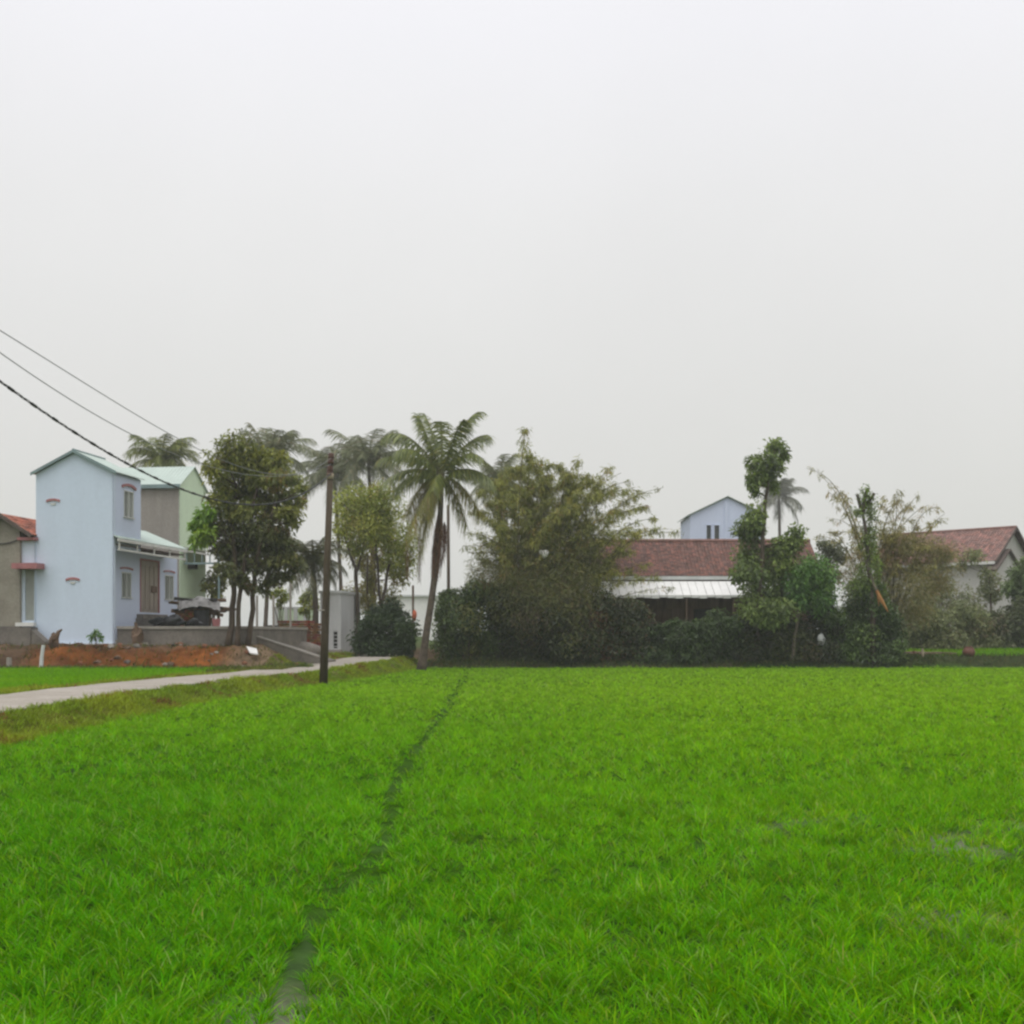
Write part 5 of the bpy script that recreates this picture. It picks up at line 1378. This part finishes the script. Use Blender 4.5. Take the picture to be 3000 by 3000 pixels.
cable('uppermost thin power line, highest at the left picture edge', [(0, 968), (480, 1262), (600, 1325)], (972, 1340), .009, 'wiregrey')
cable('middle thin power line between the uppermost one and the thick twisted cable', [(0, 1033), (390, 1275)], (971, 1358), .009, 'wiregrey')
cable('thick twisted dark cable sagging lowest in front of the broad olive tree', [(0, 1117), (480, 1410), (600, 1458), (745, 1478)], (969, 1384), .03, 'wire', True)


# ------------------------------------------------------------------ small things
def small(name, label, cat, mb, m, loc=None, group=None, smooth=False):
    vs = np.array(mb.v); o = mb.build(name, M[m] if isinstance(m, str) else m, None, smooth, origin=Vector((vs[:, 0].mean(), vs[:, 1].mean(), vs[:, 2].min())))
    return tag(o, label, cat, group)


def clutter():
    rr = random.Random(77)
    # white stake and a smaller one at the left
    p = W(120, 1955, 49.5); g = gz(p.x, p.y)
    m = MB(); m.tube([Vector((p.x, p.y, g - .1)), Vector((p.x + .03, p.y, g + .5)), Vector((p.x + .10, p.y, g + 1.0))], [.09, .075, .07], 7)
    small('stake', 'white painted concrete stake standing in the grass before the red bank', 'stake', m, 'offwhite')
    p = W(27, 1912, 50.1); g = gz(p.x, p.y); m = MB(); m.tube([Vector((p.x, p.y, g - .1)), Vector((p.x, p.y, g + .5))], [.12, .1], 7)
    small('stake', 'short pale concrete stub beside the grey house at the left picture edge', 'stake', m, 'cement')
    # terrace clutter
    fr = FR
    def sack(x, y, s, k):
        c = fr(x, y, 2.1 + .17 * s); m = MB(); m.lump(c, (.34 * s, .26 * s, .17 * s), k + 40, 13, 9, .42); return m
    for k, (x, y, s, lab) in enumerate([(.9, 2.6, 1.2, 'dark plastic sack lying leftmost on the terrace edge'), (1.75, 2.2, 1.35, 'largest dark sack in the middle of the terrace edge'), (2.6, 2.4, 1.0, 'dark sack lying rightmost on the terrace, by the porch post')]):
        small('sack', lab, 'sack', sack(x, y, s, k), 'blackplastic', group='dark sacks on the terrace', smooth=True)
    # brick stack, tarpaulin heap and drum right of the porch
    b = MB(); c0 = W(550, 1862, 58.0); q = Frame((c0.x, c0.y, 0), 8)
    for j in range(9):
        for i in range(6):
            b.col = tuple(rr.uniform(.6, 1.4) * k for k in rr.choice([(1, 1, 1), (1.1, 1.0, .6), (.9, 1.1, .5)]))
            x = -.62 + i * .21 + rr.uniform(-.01, .01) + (.1 if j % 2 else 0)
            b.box(q, x, x + .2, 0 + rr.uniform(-.02, .02), .9, 2.1 + j * .095, 2.1 + j * .095 + .085)
    small('brick_stack', 'squared stack of old orange bricks on the terrace under the tarpaulin heap', 'bricks', b, 'brick')
    m = MB(); c = W(590, 1815, 57.6); c.z = 2.1
    m.tube([c, c + Vector((0, 0, .05)), c + Vector((0, 0, .4)), c + Vector((0, 0, .75)), c + Vector((0, 0, .8))], [.33, .35, .35, .35, .3], 16)
    o = small('drum', 'black plastic water drum standing right of the brick stack', 'drum', m, 'blackplastic', smooth=False)
    m = MB(); n = 14; k = 8; grid = []
    for i in range(n + 1):
        row = []
        for j in range(k + 1):
            u = 524 + (645 - 524) * i / n; v = 1763 - 14 * math.sin(i / n * 3.1) - 2.5 * math.sin(i * .8 + j * .6) + (6 if j in (0, k) else 0)
            p = W(u, v, 57.2 + 1.7 * j / k); p.z = H + (1862 - v) * 57.5 / F - .75 * abs(j / k - .45) ** 1.6 * 1.6 + rr.uniform(-.05, .05)
            row.append(m.vert(p))
        grid.append(row)
    for i in range(n):
        for j in range(k): m.f.append([grid[i][j], grid[i + 1][j], grid[i + 1][j + 1], grid[i][j + 1]])
    tp = small('tarpaulin', 'grey crumpled tarpaulin thrown over the timber heap right of the porch', 'tarpaulin', m, 'tarp')
    sol = tp.modifiers.new('s', 'SOLIDIFY'); sol.thickness = .02
    t = thing('timber_heap', 'heap of dark planks and poles on the terrace below the grey tarpaulin', 'timber', W(600, 1840, 57.8))
    for i in range(22):
        u = rr.uniform(528, 640); v = rr.uniform(1752, 1800); a = W(u - rr.uniform(20, 60), v + rr.uniform(-6, 10), 57.6 + rr.uniform(0, 1.2)); e = W(u + rr.uniform(20, 70), v + rr.uniform(-4, 24), 57.6 + rr.uniform(0, 1.2))
        a.z = max(a.z, 2.15); e.z = max(e.z, 2.12)
        MB().tube([a, e], rr.uniform(.04, .1), 5).build('plank', M['timber'] if rr.random() < .6 else M['dark'], t)
    for i, u in enumerate((535, 575, 615, 640)):
        p = W(u, 1862, 58.6); MB().tube([Vector((p.x, p.y, 2.08)), Vector((p.x, p.y, 3.35))], .07, 6).build('prop', M['timber'], t)
    p = W(634, 1812, 56.6); p.z = 2.1; m = MB(); m.tube([p, p + Vector((0, 0, .36)), p + Vector((0, 0, .37))], [.16, .2, .17], 12)
    small('bucket', 'small dull red bucket near the stems of the broad tree', 'bucket', m, 'redpaint')
    # wood stumps on the wall foot
    p = W(402, 1900, 52.6); g = gz(p.x, p.y); m = MB(); m.lump(Vector((p.x, p.y, g + .28)), (.28, .2, .42), 4, 9, 7, .3); m.tube([Vector((p.x, p.y, g + .5)), Vector((p.x - .08, p.y, g + 1.0))], [.12, .05], 6)
    small('stump', 'dark brown upright stump against the terrace wall', 'stump', m, 'timber')
    p = W(158, 1895, 51.6); g = gz(p.x, p.y); m = MB(); m.lump(Vector((p.x, p.y, g + .22)), (.22, .18, .32), 6, 9, 7, .25); m.tube([Vector((p.x + .05, p.y, g + .3)), Vector((p.x + .2, p.y, g + .62)), Vector((p.x + .34, p.y, g + .72))], [.14, .08, .03], 6)
    small('stump', 'brown broken stump with a snag pointing right, before the blue gable wall', 'stump', m, 'timber')
    # sapling before the gable wall
    shrub('little green plant growing at the foot of the blue gable wall', 51.8, (282, 1895), [(280, 1856, 10, 10), (268, 1866, 9, 9), (294, 1866, 9, 9)], FRESH, 220, name='plant', cat='plant', mat_='leaf', dens=260, ll=.16, lw=.07, r0=.02)
    # white sheet, bricks and stones on the bank
    m = MB(); a = W(722, 1893, 51.0); gx = .03
    pts = [W(722, 1893, 51.3), W(752, 1900, 51.3), W(756, 1916, 50.8), W(732, 1912, 50.8)]
    for q_ in pts: q_.z = max(q_.z, gz(q_.x, q_.y) + .04)
    m.prism(pts, Vector((.0, .02, -.05))); small('sheet', 'white crumpled sheet lying on the red bank below the ramp', 'sheet', m, 'plastic_white')
    for i in range(34):
        u = rr.choice([rr.uniform(320, 400), rr.uniform(200, 870)]); d = rr.uniform(50.4, 52.4); p = W(u, 1900, d); g = gz(p.x, p.y); s = rr.uniform(.05, .13)
        big = i < 14
        m = MB(); m.lump(Vector((p.x, p.y, g + s * .5)), (s * 1.4, s, s * .8), i, 7, 5, .3)
        o = small('rubble_stone', 'rough reddish or pale piece of rubble lying loose on the red bank', 'stone', m, ['brick', 'concrete', 'brick', 'timber', 'cement'][i % 5], group='loose rubble on the red bank')
    # posts behind the ramp
    for u, lab in ((753, 'thin grey post nearest to the broad tree stems, behind the ramp'), (801, 'thin grey post in the middle of the three behind the ramp'), (851, 'thin tall grey post nearest to the utility pole, behind the ramp')):
        vt = 1745 if u != 851 else 1690
        p = W(u, vt, 60); m = MB(); m.tube([Vector((p.x, p.y, gz(p.x, p.y) - .05)), p], .055, 6)
        small('post', lab, 'post', m, 'cement', group='thin posts behind the ramp')
    # dark brick heap behind the ramp
    b = MB(); c0 = W(868, 1862, 62); q = Frame((c0.x, c0.y, 0), 6)
    for j in range(9):
        for i in range(9 - j // 4):
            b.col = tuple(rr.uniform(.4, 1.0) * k for k in (1, .9, .8)); x = -1.0 + i * .26 + rr.uniform(-.03, .03) + (.12 if j % 2 else 0)
            b.box(q, x, x + .24, rr.uniform(-.04, .04), .6, 1.25 + j * .135, 1.25 + j * .135 + .12)
    b.box(q, -1.05, 1.35, .02, .58, .6, 1.245)
    small('brick_stack', 'long low stack of dark brown bricks behind the ramp, left of the white outbuilding', 'bricks', b, 'brick')
    m = MB(); c = W(790, 1850, 61.5); m.lump(Vector((c.x, c.y, 1.35)), (1.1, .6, .75), 12, 16, 9, .2)
    small('rubbish_heap', 'low dark heap behind the ramp and the thin posts', 'heap', m, 'dark', smooth=True)
    m = MB(); c = W(850, 1868, 59.5); m.lump(Vector((c.x, c.y, .95)), (1.5, .5, .55), 13, 16, 9, .12)
    small('sand_heap', 'grey sand heap lying along the top of the ramp', 'heap', m, 'concrete', smooth=True)
    # slender pole behind the leaning palm and a post with an orange cloth
    p = W(1313, 1480, 66.8); m = MB(); m.tube([Vector((p.x, p.y, gz(p.x, p.y) - .1)), Vector((p.x + .02, p.y, 4)), p], [.095, .09, .08], 8)
    small('bare_trunk', 'straight bare dead trunk standing right behind the leaning palm', 'trunk', m, 'bark', smooth=True)
    p = W(1210, 1715, 67); pl = thing('post', 'thin dark post with an orange cloth tied to it, left of the palm foot', 'post', Vector((p.x, p.y, gz(p.x, p.y))))
    MB().tube([Vector((p.x, p.y, gz(p.x, p.y) - .1)), p], .06, 6).build('pole', M['timber'], pl)
    c = W(1214, 1803, 66.9); MB().lump(c, (.14, .1, .26), 5, 9, 7, .25).build('cloth', M['redcloth'], pl, smooth=True)
    # white bags caught in the plants
    m = MB(); m.lump(W(1594, 1624, 65.6), (.25, .16, .22), 8, 12, 8, .25); small('plastic_bag', 'white plastic bag caught high in the big bamboo', 'bag', m, 'plastic_white', smooth=True)
    m = MB(); m.lump(W(2406, 1872, 64.4), (.20, .12, .26), 9, 12, 8, .35); small('plastic_bag', 'greyish white scrap of plastic low in the hedge below the round-headed tree', 'bag', m, 'offwhite', smooth=True)
    # logs and a jar at the right
    t = thing('log_heap', 'small heap of reddish cut logs at the right end of the hedge', 'logs', W(2680, 1945, 65.4))
    for i, (u0, v0, u1, v1, r) in enumerate([(2640, 1934, 2700, 1922, .13), (2660, 1918, 2720, 1936, .12), (2650, 1940, 2740, 1936, .13), (2676, 1912, 2690, 1938, .09), (2690, 1934, 2800, 1932, .11)]):
        a, e = W(u0, v0, 65.2), W(u1, v1, 65.9); a.z = max(a.z, gz(a.x, a.y) + .08); e.z = max(e.z, gz(e.x, e.y) + .08)
        o = MB().tube([a, a.lerp(e, .5) + Vector((0, 0, .03)), e], [r, r * 1.05, r * .9], 8).build('log', M['pot'] if i in (0, 3) else M['timber'], t)
        if i == 0: MB().tube([a - (e - a) * .03, a - (e - a) * .001], [r * .98, r * .98], 8).build('cut_end', M['pale_cap'], o)
    p = W(2838, 1945, 65.2); g = gz(p.x, p.y); m = MB(); m.tube([Vector((p.x, p.y, g + z)) for z in (-.02, .05, .2, .36, .46, .5)], [.2, .27, .34, .28, .2, .22], 14)
    small('jar', 'round terracotta water jar on the low bank right of the logs', 'jar', m, 'pot', smooth=True)
    p = W(2705, 1950, 64.6); g = gz(p.x, p.y); m = MB(); m.tube([Vector((p.x, p.y, g - .05)), Vector((p.x - .05, p.y, g + .42))], .06, 6); small('stake', 'small pale stake at the paddy edge in front of the logs', 'stake', m, 'pale_cap')


clutter()

# ------------------------------------------------------------------ air, light, camera
HAZE = 0.00075
if HAZE:
    m = bpy.data.materials.new('haze'); m.use_nodes = True; nt = m.node_tree; nt.nodes.clear()
    out = nt.nodes.new('ShaderNodeOutputMaterial'); v = nt.nodes.new('ShaderNodeVolumePrincipled')
    v.inputs['Color'].default_value = (.93, .94, .95, 1); v.inputs['Density'].default_value = HAZE; v.inputs['Anisotropy'].default_value = .2
    nt.links.new(v.outputs[0], out.inputs['Volume'])
    mb = MB(); mb.box(WORLD, -1700, 1700, -250, 1800, -1.2, 24.5)
    mb.build('haze', m)['kind'] = 'stuff'

SUN_EL, SUN_AZ = math.radians(68), math.radians(203)     # high, behind the camera to the right, through thick cloud
w = bpy.data.worlds.new('World'); bpy.context.scene.world = w; w.use_nodes = True
nt = w.node_tree; N = nt.nodes; L = nt.links; N.clear()
out = N.new('ShaderNodeOutputWorld'); bg = N.new('ShaderNodeBackground'); bg.inputs['Strength'].default_value = .1; L.new(bg.outputs[0], out.inputs[0])
sky = N.new('ShaderNodeTexSky'); sky.sky_type = 'NISHITA'; sky.sun_disc = False; sky.sun_elevation = SUN_EL; sky.sun_rotation = SUN_AZ; sky.air_density = 1; sky.dust_density = 6
hs = N.new('ShaderNodeHueSaturation'); hs.inputs['Saturation'].default_value = .12; L.new(sky.outputs[0], hs.inputs['Color'])
tc = N.new('ShaderNodeTexCoord'); sp = N.new('ShaderNodeSeparateXYZ'); L.new(tc.outputs['Generated'], sp.inputs[0])
cr = N.new('ShaderNodeValToRGB'); e = cr.color_ramp.elements
SKY = [(0.0, (.735, .735, .695)), (.10, (.765, .765, .735)), (.20, (.81, .81, .795)), (.32, (.86, .86, .862)), (.44, (.92, .92, .955)), (.60, (1.0, 1.0, 1.04)), (1.0, (1.35, 1.35, 1.42))]
while len(e) < len(SKY): e.new(.5)
for el_, (p, c) in zip(e, SKY):
    el_.position = p; el_.color = (*[x / 1.5 for x in c], 1)
L.new(sp.outputs['Z'], cr.inputs[0])
nz = N.new('ShaderNodeTexNoise'); nz.inputs['Scale'].default_value = 1.9; nz.inputs['Detail'].default_value = 5; L.new(tc.outputs['Generated'], nz.inputs['Vector'])
mr = N.new('ShaderNodeMapRange'); mr.inputs['To Min'].default_value = 15 * .945; mr.inputs['To Max'].default_value = 15 * 1.055; mr.inputs['From Min'].default_value = .25; mr.inputs['From Max'].default_value = .75; L.new(nz.outputs['Fac'], mr.inputs[0])
mul = N.new('ShaderNodeMix'); mul.data_type = 'RGBA'; mul.blend_type = 'MULTIPLY'; mul.inputs[0].default_value = 1; L.new(cr.outputs[0], mul.inputs[6]); L.new(mr.outputs[0], mul.inputs[7])
mixs = N.new('ShaderNodeMix'); mixs.data_type = 'RGBA'; mixs.inputs[0].default_value = .94; L.new(hs.outputs[0], mixs.inputs[6]); L.new(mul.outputs[2], mixs.inputs[7])
L.new(mixs.outputs[2], bg.inputs['Color'])

ld = bpy.data.lights.new('sun', 'SUN'); ld.energy = 1.1; ld.angle = math.radians(35); ld.color = (1, .975, .94)
so = bpy.data.objects.new('sun', ld); C.objects.link(so)
dirv = Vector((math.sin(SUN_AZ) * math.cos(SUN_EL), math.cos(SUN_AZ) * math.cos(SUN_EL), math.sin(SUN_EL)))
so.rotation_euler = dirv.to_track_quat('Z', 'Y').to_euler(); so.location = (0, 0, 60)

cd = bpy.data.cameras.new('camera'); co = bpy.data.objects.new('camera', cd); C.objects.link(co)
co.location = (0, 0, H); co.rotation_euler = (math.pi / 2, 0, 0)
cd.sensor_width = 36; cd.lens = 36 * F / 3000; cd.shift_y = (V0 - 1500) / 3000; cd.clip_start = .1; cd.clip_end = 6000
sc = bpy.context.scene; sc.camera = co
sc.view_settings.view_transform = 'Standard'; sc.view_settings.look = 'None'; sc.view_settings.exposure = 0; sc.view_settings.gamma = 1
sc.render.engine = 'CYCLES'; cy = sc.cycles
cy.use_denoising = True
try: cy.denoiser = 'OPENIMAGEDENOISE'
except Exception: pass
cy.max_bounces = 6; cy.diffuse_bounces = 3; cy.glossy_bounces = 2; cy.transmission_bounces = 3; cy.transparent_max_bounces = 4; cy.volume_bounces = 1
cy.caustics_reflective = False; cy.caustics_refractive = False
cy.pixel_filter_type = 'BLACKMAN_HARRIS'; cy.filter_width = 2.5
